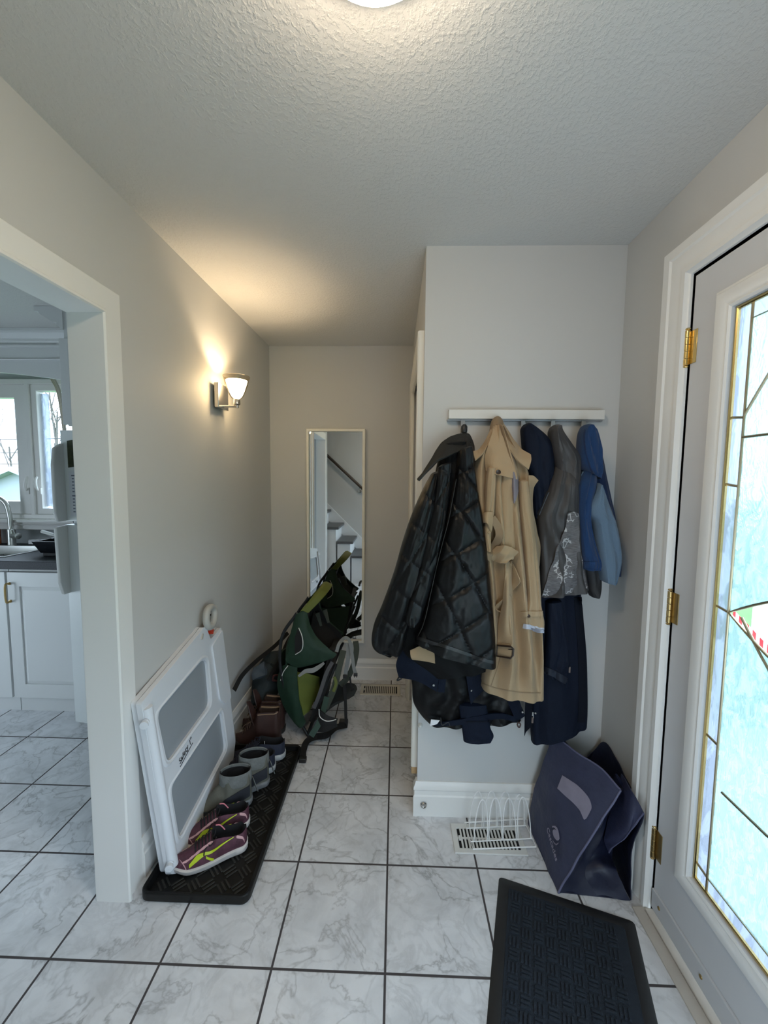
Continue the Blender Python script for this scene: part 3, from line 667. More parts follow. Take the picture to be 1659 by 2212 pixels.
# ---- boot tray
tx0, tx1, ty0, ty1 = -.836, -.462, .168, .95
t = thing('boot_tray', 'black rubber boot tray along the left wall under the shoes', 'tray', ((tx0 + tx1) / 2, .56, 0))
def rrect(x0, x1, y0, y1, r, n=5):
    out = []
    for cx, cy_, a0 in ((x1 - r, y0 + r, -90), (x1 - r, y1 - r, 0), (x0 + r, y1 - r, 90), (x0 + r, y0 + r, 180)):
        for k in range(n + 1):
            a = math.radians(a0 + 90 * k / n); out.append((cx + r * cos(a), cy_ + r * sin(a)))
    return out
mb = MB(); mb.rings([[V((a, b, z)) for a, b in rrect(tx0 + q, tx1 - q, ty0 + q, ty1 - q, max(.012, .03 - q))] for q, z in ((.004, 0), (0, .006), (0, .030), (.003, .033), (.008, .033), (.012, .030), (.016, .008))], True, True)
mb.build('shell', mat('black rubber tray', (.006, .006, .006), .5, spec=.3, bump=.2, bscale=50, var=.3, vscale=20), t, angle=40)
mb = MB()
for i in range(6):
    for j in range(13):
        cx, cy_ = tx0 + .055 + i * .053, ty0 + .055 + j * .056
        a = PI / 4 if (i + j) % 2 else -PI / 4; R_ = Matrix.Translation((cx, cy_, .0075)) @ Matrix.Rotation(a, 4, 'Z')
        for k in (-.014, 0, .014): mb.box(-.021, k - .0035, 0, .021, k + .0035, .0035, M=R_)
mb.build('relief', mat('dusty black rubber', (.018, .017, .015), .6, var=.7, vscale=25), t, smooth=False, bevel=.001, bseg=1)

# ---- baby gate leaning on the left wall
GO = V((-.756, .252, .012)); GV = V((-.070, -.050, .672)).normalized(); GU = (V((0, .62, .026)) - GV * V((0, .62, .026)).dot(GV)).normalized(); GN = GU.cross(GV).normalized()
if GN.x < 0: GN = -GN
def gpx(px, py):
    d = ray(px, py); k = (GO - CAM).dot(GN) / d.dot(GN); p = CAM + d * k - GO; return (p.dot(GU), p.dot(GV))
def fnG(a, b, c): return GO + GU * a + GV * b + GN * c
gate = thing('baby_gate', 'white plastic baby gate with two grey mesh windows leaning on the left wall', 'baby gate', (-.79, .55, .012))
def rnd_poly(P, r=.02, n=4):
    P = [V((p[0], p[1])) for p in P]; out = []
    for i in range(len(P)):
        a, b, c_ = P[i - 1], P[i], P[(i + 1) % len(P)]; u, w_ = (a - b), (c_ - b); k = min(r, u.length * .45, w_.length * .45)
        p0, p1 = b + u.normalized() * k, b + w_.normalized() * k
        for j in range(n + 1):
            s_ = j / n; q = p0 * (1 - s_) ** 2 + b * 2 * s_ * (1 - s_) + p1 * s_ ** 2; out.append((q.x, q.y))
    return out
win1 = rnd_poly([gpx(*q) for q in ((339, 1541), (436, 1426), (447, 1427), (455, 1522), (362, 1651))], .035)
win2 = rnd_poly([gpx(*q) for q in ((369, 1700), (478, 1534), (489, 1618), (388, 1814))], .03)
outer = rnd_poly([gpx(*q) for q in ((305, 1519), (434, 1364), (440, 1354), (447, 1356), (455, 1381), (462, 1374), (478, 1354), (509, 1600), (502, 1660), (464, 1716), (386, 1886), (369, 1889))], .012)
def scaled(P, k): 
    c_ = V((sum(p[0] for p in P) / len(P), sum(p[1] for p in P) / len(P))); out = []
    for p in P:
        d = V((p[0], p[1])) - c_; out.append(tuple(c_ + d * (1 + k / d.length)))
    return out
mb = MB(); mb.prism(outer, fnG, -.020, 0, [win1, win2])
for w_ in (win1, win2): mb.rings([[fnG(a, b, c) for a, b in scaled(w_, q)] for q, c in ((.000, -.004), (.012, .004), (.016, .004), (.024, 0.))], False, False)
mb.build('front_frame', M_GATE, gate, bevel=.004, angle=40)
bk = lambda P: [(a + .012, b - .002) for a, b in P]
mb = MB(); mb.prism(bk(outer), fnG, -.046, -.026, [bk(win1), bk(win2)]); mb.build('rear_frame', M_GATE, gate, bevel=.004, angle=40)
gm_ = mat('translucent grey mesh panel', (.30, .33, .36), .45)
for w_ in (win1, win2):
    mb = MB(); mb.prism(scaled(w_, .006), fnG, -.014, -.011); mb.build('mesh_window', gm_, gate, smooth=False)
# rounded near post with pivot pins
p0, p1 = gpx(311, 1530), gpx(370, 1880)
mb = MB(); mb.tube([fnG(p0[0] + .012, p0[1] - .004, .0), fnG(p1[0] + .012, p1[1] + .01, .0)], .019, 16); mb.build('post', M_GATE, gate)
for q in (gpx(310, 1562), gpx(364, 1868)):
    mb = MB(); mb.lathe([(.001, 0), (.012, 0), (.012, .006), (.010, .007), (.010, .014), (.013, .015), (.013, .022), (.001, .023)], fnG(q[0] + .006, q[1], .004), -GU + GN * .3, 18); mb.build('pivot_pin', M_GATE, gate)
# sliding panel at the far side, and ridge
sp = rnd_poly([gpx(*q) for q in ((456, 1396), (478, 1360), (497, 1508), (485, 1520), (473, 1512))], .012)
mb = MB(); mb.prism(sp, fnG, 0, .007); mb.build('slide_panel', M_GATE, gate, bevel=.003)
# latch handle
lg = mat('pale grey latch plastic', (.46, .45, .42), .4)
c0 = gpx(452, 1334)
mb = MB(); ring = []
hl = thing  # noqa
loop = [fnG(c0[0] + a, c0[1] + b, .006) for a, b in ((-.036, -.026), (-.042, .006), (-.022, .038), (.014, .044), (.042, .026), (.040, -.004), (.016, -.032), (-.010, -.040))]
mb.tube(curve(loop + [loop[0]], 40)[:-1], .0155, 14, closed=True, flat=1.0)
mb.tube([fnG(c0[0] - .02, c0[1] - .022, .0), fnG(c0[0] - .002, c0[1] - .045, -.004)], .018, 14)
han = mb.build('latch_handle', lg, gate, label='pale grey latch handle')
for (a, b, w_, h_) in ((-.022, .020, .012, .007), (-.036, -.006, .009, .005)):
    mb = MB(); M4 = Matrix.Translation(fnG(c0[0] + a, c0[1] + b, .016)) @ Matrix((GU, GV, GN)).transposed().to_4x4(); mb.box(-w_ / 2, -h_ / 2, 0, w_ / 2, h_ / 2, .004, M=M4); mb.build('button', M_BLACK, han, smooth=False, bevel=.001)
q = gpx(457, 1362); mb = MB(); mb.prism(rnd_poly([(q[0] - .012, q[1] + .016), (q[0] + .014, q[1] + .018), (q[0] + .014, q[1] - .006), (q[0] + .002, q[1] - .020), (q[0] - .008, q[1] - .012)], .004), fnG, -.016, .004)
mb.build('latch_tab', mat('red plastic', (.62, .05, .02), .35), gate, bevel=.001, label='red latch tab')
q = gpx(436, 1376); mb = MB(); mb.prism(rnd_poly([(q[0] - .012, q[1] - .006), (q[0] + .004, q[1] + .014), (q[0] + .012, q[1] + .010), (q[0] - .002, q[1] - .012)], .005), fnG, 0, .005); mb.build('release_button', lg, gate, bevel=.001)
# lettering along the middle bar
a0, a1 = gpx(388, 1652), gpx(414, 1602); dv = (V(a1) - V(a0)); L_ = dv.length; dv.normalize(); nv = V((-dv.y, dv.x))
def fnT(x, y, z): 
    p = V(a0) + dv * x + nv * y; return fnG(p.x, p.y, .0012 + z)
M_INK = mat('dark grey lettering', (.035, .037, .045), .5)
tm = text_mesh('Safety 1', .034, fnT, .0012, shear=.15); w1 = max((v - fnT(0, 0, 0)).dot(GU * dv.x + GV * dv.y) for v in tm.v)
sc_ = L_ * .92 / w1
tm = text_mesh('Safety 1', .034 * sc_, fnT, .0012, shear=.15); t2 = text_mesh('st', .017 * sc_, lambda x, y, z: fnT(x + L_ * .94, y + .017 * sc_, z), .0012, shear=.15)
tm.add(t2.v, t2.f); tm.prism([(-.002, -.010), (L_ * 1.02, -.010), (L_ * 1.02, -.0075), (-.002, -.0075)], lambda a, b, c: fnT(a, b, c), -.0006, .0006)
tm.build('lettering', M_INK, gate, smooth=False)

# ---- floor registers
M_VENT = mat('off white vent enamel', (.66, .66, .64), .35, var=.08, vscale=20); M_DARK = mat('dark duct', (.006, .006, .007), .9)
def vent(label, x0, x1, y0, y1, n, rows, m_=M_VENT, edge=.022):
    t = thing('floor_vent', label, 'floor vent', ((x0 + x1) / 2, (y0 + y1) / 2, 0), 'floor heating vents')
    ix0, ix1, iy0_, iy1_ = x0 + edge, x1 - edge, y0 + edge, y1 - edge
    b = MB(); b.box(ix0 - .003, iy0_ - .003, .0005, ix1 + .003, iy1_ + .003, .001); b.build('duct', M_DARK, t, smooth=False)
    b = MB(); b.prism(rect(x0, x1, y0, y1), lambda a, b_, c: V((a, b_, c)), .0, .006, [rect(ix0, ix1, iy0_, iy1_)])
    b.build('frame', m_, t, smooth=False, bevel=.0025)
    for k in range(n + 1):
        x = ix0 + (ix1 - ix0) * (k + .0) / n; l_ = MB(); l_.box(x - .0035, iy0_, .0012, x + .0035, iy1_, .0062); 
        if 0 < k < n: l_.build('louver', m_, t, smooth=False)
    for r in range(1, rows):
        y = iy0_ + (iy1_ - iy0_) * r / rows; l_ = MB(); l_.box(ix0, y - .003, .0012, ix1, y + .003, .0058); l_.build('cross_bar', m_, t, smooth=False)
    l_ = MB(); l_.box(ix0 + .002, (iy0_ + iy1_) / 2 - .012, .002, ix0 + .011, (iy0_ + iy1_) / 2 + .008, .009); l_.build('damper_lever', m_, t, smooth=False, bevel=.002)
    return t
vent('white floor vent under the wire rack in front of the closet wall', .258, .538, .386, .520, 17, 2)
vent('cream floor vent at the far end below the mirror wall', -.208, .062, 1.511, 1.650, 18, 1, mat('cream vent enamel', (.62, .58, .50), .4))

# ---- white wire rack on the vent
t = thing('wire_rack', 'white wire plate rack standing on the near floor vent', 'wire rack', (.45, .48, .006))
M_WIRE = mat('white coated wire', (.88, .88, .88), .35)
A, B_, C_, D_ = [at(*q, 2, .012) for q in ((1003.7, 1777), (1130, 1769), (1158, 1829), (1021.8, 1834))]
mb = MB(); mb.tube([A, B_, C_, D_], .0026, 8, closed=True); mb.build('base_frame', M_WIRE, t)
E_, F_, G_, H_ = [at(*q, 2, .012) for q in ((1007, 1789), (1136, 1783), (1151, 1811), (1017, 1818))]
for p, q in ((E_, F_), (H_, G_)):
    mb = MB(); mb.tube([p, q], .0022, 8); mb.build('cross_rail', M_WIRE, t)
for row in range(2):
    P0, P1 = ((H_, G_), (E_, F_))[row]
    peaks = ((1042.3, 1728), (1070, 1724), (1099, 1725), (1129, 1722)) if row == 0 else ((1032.7, 1710), (1061.6, 1709), (1091.7, 1710), (1122, 1717))
    for k in range(4):
        f0 = (.05, .29, .52, .76)[k]; a, b = P0.lerp(P1, f0), P0.lerp(P1, f0 + .21); m_ = (a + b) / 2; pk = Y(*peaks[k], m_.y + .004)
        hz = pk.z - .012; out = []
        for i in range(25):
            s_ = PI * i / 24; out.append(V((pk.x, pk.y, 0)) * (sin(s_)) + V((0, 0, 0)))
            e_ = a.lerp(b, .5 - .5 * cos(s_)); top = abs(sin(s_)) ** .75
            out[-1] = V((e_.x + (pk.x - m_.x) * top, e_.y + .004 * top, .012 + hz * top))
        mb = MB(); mb.tube(out, .0021, 8); mb.build('loop', M_WIRE, t)

# ---- door mat
ex = V((.948, -.318, 0)); ey = V((-.318, -.948, 0)); mo = V((.405, .303, 0)); MW, ML_ = .426, .72
def fnMat(a, b, c): return mo + ex * a + ey * b + V((0, 0, c))
t = thing('door_mat', 'dark navy ribbed door mat with black rubber border in front of the door', 'door mat', tuple(fnMat(MW / 2, ML_ / 2, 0)))
mb = MB(); mb.rings([[fnMat(a, b, z) for a, b in rrect(q, MW - q, q, ML_ - q, .012)] for q, z in ((0, 0), (.003, .0035), (.034, .0055), (.036, .0045))], True, True); mb.build('border', mat('black mat rubber', (.013, .013, .014), .55, bump=.2, bscale=70, var=.35, vscale=25), t, angle=50)
mb = MB(); mb.rings([[fnMat(a, b, z) for a, b in rrect(q, MW - q, q, ML_ - q, .008)] for q, z in ((.034, .0035), (.036, .0068))], True, True)
cell = .036; r_ = random.Random(2); nx, ny = int((MW - .08) / cell), int((ML_ - .08) / cell)
for i in range(nx):
    for j in range(ny):
        x, y = .042 + i * cell, .042 + j * cell
        for k in range(3):
            if (i + j) % 2: q = (x + .003, y + .003 + k * .011, x + cell - .003, y + .010 + k * .011)
            else: q = (x + .003 + k * .011, y + .003, x + .010 + k * .011, y + cell - .003)
            P_ = rect(q[0], q[2], q[1], q[3]); cx, cy_ = (q[0] + q[2]) / 2, (q[1] + q[3]) / 2
            mb.rings([[fnMat(a, b, .0066) for a, b in P_], [fnMat(cx + (a - cx) * .8, cy_ + (b - cy_) * .8, .0105) for a, b in P_]], False, True)
mb.build('carpet', mat('dark navy carpet', (.010, .016, .026), .9, bump=.8, bscale=500, var=.35, vscale=9), t, smooth=False)

# ---- tote bag
BA, BB_, BC, BD = V((.596, .254, .002)), V((.583, .535, .002)), V((.832, .236, .002)), V((.828, .54, .002))
T1 = Y(1195, 1586, .525); T2 = Y(1341, 1706, .262); T3 = at(1390, 1757, 0, .846); T4 = Y(1306, 1602, .53)
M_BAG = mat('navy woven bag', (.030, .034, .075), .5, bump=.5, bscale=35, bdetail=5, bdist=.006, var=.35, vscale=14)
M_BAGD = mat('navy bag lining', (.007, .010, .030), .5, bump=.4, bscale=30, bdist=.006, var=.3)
bag = thing('tote_bag', 'slumped navy reusable shopping bag standing in the corner by the door', 'bag', (.71, .39, 0))
def lerp2(a, b, t_): return a.lerp(b, t_)
bow = lambda s_: V((-.012, 0, .008)) * sin(PI * s_)
front = grid([[T1, T1.lerp(T2, .33) + V((.0, 0, .004)), T1.lerp(T2, .7) + V((.006, 0, .012)), T2],
              [T1.lerp(BB_, .5) + V((-.012, 0, 0)), T1.lerp(BB_, .5).lerp(T2.lerp(BA, .5), .33) + V((-.018, 0, .01)), T1.lerp(BB_, .5).lerp(T2.lerp(BA, .5), .67) + V((-.014, 0, .006)), T2.lerp(BA, .5) + V((-.004, 0, .0))],
              [BB_, BB_.lerp(BA, .33), BB_.lerp(BA, .67), BA]], 50, 44, .004, 16, 3)
mb = MB(); mb.sheet(front, .003); mb.build('front_panel', M_BAG, bag)
# piping along the near edge of the front panel
mb = MB(); mb.tube([p + V((0, -.002, 0)) for p in [r[-1] for r in front]], .0035, 8); mb.tube([r for r in front[0]], .003, 8); mb.build('piping', mat('faded navy piping', (.11, .115, .20), .55), bag)
# gusset folded inwards towards the viewer side
Mi = Y(1302, 1800, .325); Mj = (T2 + T3) / 2 + V((0, .10, .02)); Mk = Y(1264, 1880, .275)
TB = at(1314, 1841, 0, .80)
gus1 = grid([[T2, T2.lerp(Mj, .5) + V((.01, 0, -.02)), Mj], [T2.lerp(BA, .5), T2.lerp(BA, .5).lerp(Mi, .5) + V((.0, .02, 0)), Mi], [T2.lerp(BA, .85), T2.lerp(BA, .8).lerp(Mk, .6), Mk], [BA, BA.lerp(BC, .3), BA.lerp(BC, .55)]], 36, 24, .006, 18, 5)
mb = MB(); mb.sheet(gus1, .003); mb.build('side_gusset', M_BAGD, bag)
gus2 = grid([[Mj, Mj.lerp(T3, .5) + V((0, .03, 0)), T3 + V((-.01, .02, 0))], [Mi, Mi.lerp(TB, .6) + V((0, .01, 0)), TB + V((.02, .01, 0))], [Mk, Mk.lerp(BC, .4) + V((0, 0, .05)), Y(1330, 1880, .262)], [BA.lerp(BC, .55), BA.lerp(BC, .8), BC]], 36, 28, .006, 18, 8)
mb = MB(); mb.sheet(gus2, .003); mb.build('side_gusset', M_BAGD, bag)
# flap of the back panel folded forward: bright edge from TB to T3
fl = grid([[Mj + V((.02, .0, .0)), Mj.lerp(T3, .55) + V((0, -.01, .02)), T3], [Mi.lerp(TB, .3) + V((0, -.004, .03)), Mi.lerp(T3, .55) + V((0, -.02, 0)), T3.lerp(TB, .5) + V((0, -.006, 0))], [Mi.lerp(TB, .6), Mi.lerp(TB, .85), TB]], 26, 26, .004, 20, 11)
mb = MB(); mb.sheet(fl, .003); mb.build('gusset_flap', M_BAG, bag)
mb = MB(); mb.tube([r[-1] for r in fl], .003, 8); mb.build('piping', mat('faded navy piping', (.1, .1, .2)), bag)
back = grid([[T1 + V((.03, .015, -.01)), Y(1262, 1640, .55), T4, at(1345, 1668, 0, .868), T3], [BB_.lerp(BD, .4) + V((0, .005, .25)), BD + V((-.06, .0, .25)), BD + V((.01, .005, .26)), V((.866, .42, .22)), T3.lerp(BC, .5) + V((.0, .02, 0))], [BB_.lerp(BD, .4), BD + V((-.08, 0, 0)), BD, V((.85, .40, .002)), BC]], 36, 48, .005, 15, 17)
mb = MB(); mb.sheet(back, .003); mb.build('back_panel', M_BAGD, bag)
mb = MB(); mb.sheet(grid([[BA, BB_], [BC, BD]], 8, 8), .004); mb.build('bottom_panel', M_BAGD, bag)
def on_front(px, py, off=.004):
    from mathutils.geometry import intersect_ray_tri
    d = ray(px, py); best = None
    for i in range(len(front) - 1):
        for j in range(len(front[0]) - 1):
            A_, B2, C2, D2 = front[i][j], front[i][j + 1], front[i + 1][j + 1], front[i + 1][j]
            for tri in ((A_, B2, C2), (A_, C2, D2)):
                h = intersect_ray_tri(*tri, d, CAM, True)
                if h is not None and (best is None or (h - CAM).length < (best[0] - CAM).length): best = (h, (tri[1] - tri[0]).cross(tri[2] - tri[0]).normalized())
    if best is None: return BA.lerp(T2, .5)
    h, nn = best
    if nn.dot(d) > 0: nn = -nn
    return h + nn * off
lab = [(1216, 1675), (1205, 1703), (1240, 1735), (1254, 1750), (1262, 1771), (1271, 1764), (1279, 1743), (1272, 1722), (1250, 1698)]
def patch_px(poly, name, m_, parent, off=.004, th=.0012, dens=1):
    mb_ = MB(); P = []
    for i in range(len(poly)):
        a, b = V(poly[i]), V(poly[(i + 1) % len(poly)])
        for k in range(dens): P.append(a.lerp(b, k / dens))
    tris = tessellate_polygon([[V((p.x, p.y, 0)) for p in P]]); f0 = [on_front(p.x, p.y, off) for p in P]; f1 = [on_front(p.x, p.y, off - th) for p in P]; n = len(P)
    mb_.add(f0 + f1, [tuple(t_) for t_ in tris] + [tuple(i + n for i in t_) for t_ in tris] + [(i, (i + 1) % n, (i + 1) % n + n, i + n) for i in range(n)])
    return mb_.build(name, m_, parent, smooth=False)
M_LAB = mat('faded lilac label', (.24, .22, .29), .6, var=.25, vscale=20)
E0 = [(1216, 1675), (1233, 1686), (1250, 1698), (1272, 1722), (1279, 1743), (1275, 1755), (1268, 1768)]; E1 = [(1205, 1703), (1222, 1719), (1240, 1735), (1253, 1750), (1257, 1758), (1260, 1765), (1263, 1771)]
c0_, c1_ = curve([V((*p, 0)) for p in E0], 26), curve([V((*p, 0)) for p in E1], 26)
mb = MB(); mb.sheet([[on_front(*(a.lerp(b, k / 8))[:2], .003) for k in range(9)] for a, b in zip(c0_, c1_)], .001); mb.build('label_patch', M_LAB, bag)
# swirl emblem and the lettering under it
def emblem_pts(P): return [(1160 + x * .06028, 1760 + y * .06028) for x, y in P]
for P in ([(600, 400), (690, 395), (760, 460), (805, 580), (830, 720), (845, 860), (820, 920), (760, 930), (700, 860), (650, 780), (615, 660), (610, 570), (640, 530), (680, 520), (730, 560), (720, 520), (680, 470), (630, 450), (585, 460)], [(610, 910), (650, 980), (700, 1040), (740, 1055), (820, 1010), (795, 1060), (735, 1105), (680, 1060), (630, 980)]):
    patch_px(emblem_pts(P), 'emblem', M_LAB, bag, .006)
la, lb_ = on_front(1185, 1790, .006), on_front(1205, 1862, .006)
ud = (lb_ - la); LL = ud.length; ud.normalize(); nn_ = (on_front(1195, 1800, .01) - on_front(1195, 1800, .0)).normalized(); vd = nn_.cross(ud).normalized()
for body in ('Cascades',):
    fnB = lambda x, y, z: la + ud * x + vd * y + nn_ * (z + .003)
    tm = text_mesh(body, .03, fnB, .001); w1 = max((v - la).dot(ud) for v in tm.v); k_ = LL / w1
    tm = text_mesh(body, .03 * k_, fnB, .001); tm.build('lettering', M_LAB, bag, smooth=False)
mb = MB(); mb.lathe([(.001, 0), (.013, 0), (.014, .004), (.011, .009), (.009, .009), (.009, .005), (.004, .004), (.003, .008), (.001, .009)], at(915, 1738, 1, YP - .0165) , (0, -1, 0), 20)
tag(mb.build('door_stop', M_CHROME), 'round metal door bumper screwed to the closet baseboard corner', 'door stop')
mb = MB(); mb.lathe([(.001, 0), (.011, 0), (.010, .005), (.005, .012), (.001, .013)], at(908, 1566, 1, YP), (0, -1, 0), 16)
tag(mb.build('wall_bumper', mat('clear plastic', (.66, .66, .62), .3)), 'small clear plastic bumper stuck on the closet wall corner', 'bumper')
# ================================================================ FOOTWEAR
def ss(a, b, x):
    t = min(max((x - a) / (b - a), 0), 1); return t * t * (3 - 2 * t)
def shoe(root, L, W, hc, hv, throat, m_up, m_lin, m_sole, sole_h=(.026, .018), lace=None, slim=1., boot=0., ns=44, nt=33, tongue=None, accents=()):
    """local frame: heel at x=0, toe at x=L; hc collar height, hv instep height, throat = where opening ends"""
    def wid(x):
        u = x / L; return W * .5 * (.72 + .30 * sin(PI * min(1, u * 1.05)) ** 1 * ss(.1, .75, u) * 1.0 + .06 * (1 - ss(.0, .3, u))) * math.sqrt(max(0.0, 1 - (max(0, u - .74) / .268) ** 2.4)) * math.sqrt(max(0., 1 - (max(0, .12 - u) / .126) ** 2.4))
    def sh(x): 
        u = x / L; return sole_h[0] + (sole_h[1] - sole_h[0]) * u
    def spring(x): return .012 * ss(.8, 1, x / L)
    def top(x):
        u = x / L; c = hc * (1 + .08 * (1 - ss(0, .12, u)))
        if boot: return c + (hv - c) * ss(throat - .02, throat + .14, u) if u < throat + .14 else hv + (sh(x) + .028 - hv) * ss(throat + .10, .97, u) ** .9
        a = c + (hv - c) * ss(.15, throat, u); return a if u < throat else hv + (sh(x) + .026 - hv) * ss(throat - .05, .98, u) ** .85
    out, lin = [], []; OB = MB(); LB = MB()
    ring = []
    for i in range(ns + 1):
        u = .004 + .992 * i / ns; x = L * u; w_ = wid(x); b0 = sh(x) + spring(x) - .004; h = top(x) + spring(x)
        op = 1 - ss(throat - .03, throat + .05, u); op *= ss(.02, .07, u)
        wt = w_ * (.80 if not boot else .86); row = []
        half = nt // 2
        for k in range(nt):
            t = (k - half) / half; s_ = abs(t); sg = -1 if t < 0 else 1
            # outer side from sole (s=1) to rim (s=.42), then cavity (s<.42)
            if s_ >= .42:
                q = (1 - s_) / .58; y = w_ + (wt - w_) * q ** 1.3 + .004 * sin(PI * q); z = b0 + (h - b0) * sin(q * PI / 2) ** (.95) if op > .5 else None
                yc_ = w_ * cos(q * PI / 2 * .72); zc_ = b0 + (h - b0) * sin(q * PI / 2 * .72) / 1.0 * .96
                z1 = b0 + (h - b0) * q ** .9
                Yv = y * op + yc_ * (1 - op); Zv = z1 * op + zc_ * (1 - op)
            else:
                q = s_ / .42; yi = wt * .90 * (q ** .35 if q > 0 else 0); zi = b0 + .012 + (h - .004 - b0 - .012) * (ss(.55, 1., q))
                qq = (1 - s_) / .58; ang = PI / 2 * (.72 + .28 * (1 - q)); yc_ = w_ * cos(ang); zc_ = b0 + (h - b0) * (.868 + .132 * (1 - q ** 2))
                Yv = yi * op + yc_ * (1 - op); Zv = zi * op + zc_ * (1 - op)
            row.append(V((x, sg * Yv, Zv)))
        ring.append(row)
    fo, fi = [], []
    for i in range(ns):
        u = (i + .5) / ns
        for k in range(nt - 1):
            s_ = abs((k + .5) - nt // 2) / (nt // 2); f_ = (i * nt + k, i * nt + k + 1, (i + 1) * nt + k + 1, (i + 1) * nt + k)
            (fi if (s_ < .42 and u < throat + .01) else fo).append(f_)
    vs = [p for r in ring for p in r]
    for r, fl in ((0, fo), (ns, fo)):
        fl.append(tuple(r * nt + k for k in range(nt)))
    def sub(fs):
        ids = sorted({i for f in fs for i in f}); mp = {a: b for b, a in enumerate(ids)}; b_ = MB(); b_.add([vs[i] for i in ids], [tuple(mp[i] for i in f) for f in fs]); return b_
    up = sub(fo).build('upper', m_up, root, angle=60)
    sub(fi).build('lining', m_lin, root, angle=80)
    # sole
    n = 30; ol = [(L * (.5 - .5 * cos(PI * i / n)), 1) for i in range(n + 1)]
    pts = [(x, wid(min(max(x, .002), L * .998)) * 1.0 + .004) for x, _ in ol]; P = [(x, y) for x, y in pts] + [(x, -y) for x, y in reversed(pts[1:-1])]
    P[0] = (-.004, 0); 
    rings = []
    for k, q in ((0, -.006), (.22, 0), (.8, .002), (1, -.004)):
        rings.append([V((x + (q if x > L * .5 else -q) * .6, y + (q if y > 0 else -q if y < 0 else 0), k * sh(max(0, min(L, x))) + spring(max(0, x)) + (0 if k else .0))) for x, y in P])
    b_ = MB(); b_.rings(rings); b_.build('sole', m_sole, root, angle=50)
    def surf(u, t):
        i = min(int(u * ns), ns - 1); k = min(max(int((t * .5 + .5) * (nt - 1)), 0), nt - 2); fu = u * ns - i; fk = (t * .5 + .5) * (nt - 1) - k
        a = ring[i][k].lerp(ring[i][k + 1], fk); b = ring[i + 1][k].lerp(ring[i + 1][k + 1], fk); return a.lerp(b, fu)
    if lace:
        m_l, u0, u1, nl = lace; b_ = MB()
        for j in range(nl):
            u = u0 + (u1 - u0) * j / (nl - 1)
            for sgn in (1, -1):
                q = [surf(u + sgn * .012, t_) + V((0, 0, .004)) for t_ in (-.46, -.25, 0, .25, .46)]
                if sgn < 0: q = [surf(u + .02 * k / 4 - .01, (-.46, -.25, 0, .25, .46)[k]) + V((0, 0, .006)) for k in range(5)]
                b_.tube(curve(q, 10), .0022, 6)
        c = surf(u0, 0) + V((0, 0, .008))
        for sy in (-1, 1):
            b_.tube(curve([c, c + V((-.01, sy * .018, .014)), c + V((.012, sy * .036, .006)), c + V((.016, sy * .014, .002)), c], 20), .002, 6)
            b_.tube(curve([c, c + V((.01, sy * .012, .0)), c + V((.03, sy * .034, -.004)), c + V((.035, sy * .045, -.016))], 14), .002, 6)
        b_.build('laces', m_l, root)
    return surf, top, wid, sh

def mark(surf, pts, w, m, root, name, side=-1, lift=.0025, n=30):
    P = curve([V((u, t, 0)) for u, t in pts], n); b_ = MB(); g = []
    for i, p in enumerate(P):
        ww = w(i / (n - 1)) if callable(w) else w; row = []
        for k in (-1, -.33, .33, 1):
            q = surf(min(max(p.x, .01), .985), side * min(max(p.y + k * ww, 0.05), .985)); row.append(q + V((0, side * 1, .25)) .normalized() * lift)
        g.append(row)
    b_.sheet(g, .0014); return b_.build(name, m, root)

M_LIN = mat('black mesh lining', (.008, .008, .010), .9)
def place(o, x, y, deg, z=.010, tilt=0):
    o.location = (x, y, z); o.rotation_euler = (0, tilt, math.radians(deg))

# --- pink running shoes
M_PINK = mat('plum and pink mesh', (.095, .030, .050), .7, bump=.4, bscale=260, var=.8, vscale=42)
M_PKL = mat('pale pink overlay', (.62, .36, .38), .5); M_LIME = mat('lime green overlay', (.50, .62, .02), .45); M_WSOLE = mat('scuffed white midsole', (.62, .58, .56), .55, var=.2, vscale=30); M_LACE = mat('black lace', (.014, .012, .014), .8)
r = thing('running_shoe', 'pink and plum running shoe with lime stripe nearest the front of the boot tray', 'shoe', (0, 0, 0), 'pair of pink running shoes')
surf, top, wid, sh = shoe(r, .255, .094, .078, .098, .46, M_PINK, M_LIN, M_WSOLE, (.032, .022), lace=(M_LACE, .47, .70, 6))
for sd in (1, -1):
    mark(surf, [(.80, .80), (.70, .66), (.60, .66), (.50, .72), (.36, .62), (.20, .46)], lambda s: .055 * (1 - s) + .014 + .05 * max(0, 1 - abs(s - .2) / .2), M_LIME, r, 'lime_stripe', sd)
    mark(surf, [(.58, .78), (.52, .90), (.48, .95)], lambda s: .04 * (1 - s * .3), M_LIME, r, 'lime_stripe', sd)
    mark(surf, [(.88, .60), (.80, .54), (.72, .50), (.64, .47), (.56, .46), (.48, .46)], lambda s: .03 + .022 * abs(sin(s * 16)), M_PKL, r, 'eyelet_strip', sd, .003)
    mark(surf, [(.16, .47), (.08, .60), (.05, .80)], .055, M_PKL, r, 'heel_overlay', sd, .002)
b_ = MB(); b_.tube(curve([surf(.30, -.36) + V((0, .006, .004)), surf(.36, -.40) + V((0, .004, .010)), surf(.42, -.42) + V((0, .0, .004))], 10), .0022, 6); b_.build('heel_loop', mat('pink cord', (.75, .25, .32), .5), r)
b_ = MB(); b_.rings([[surf(.96 - .14 * abs(math.cos(PI * k / 24)) ** 2 * 1., -1 + 2 * k / 24) + V((.003, 0, 0)) for k in range(25)], [surf(.99, -1 + 2 * k / 24) + V((.004, 0, .0)) for k in range(25)]], closed=False); b_.build('toe_bumper', M_PKL, r)
pink1 = r; pink2 = copy_tree(r); pink2['label'] = 'pink and plum running shoe tucked against the gate behind its mate'
place(pink1, -.548, .388, 209); place(pink2, -.578, .492, 211)

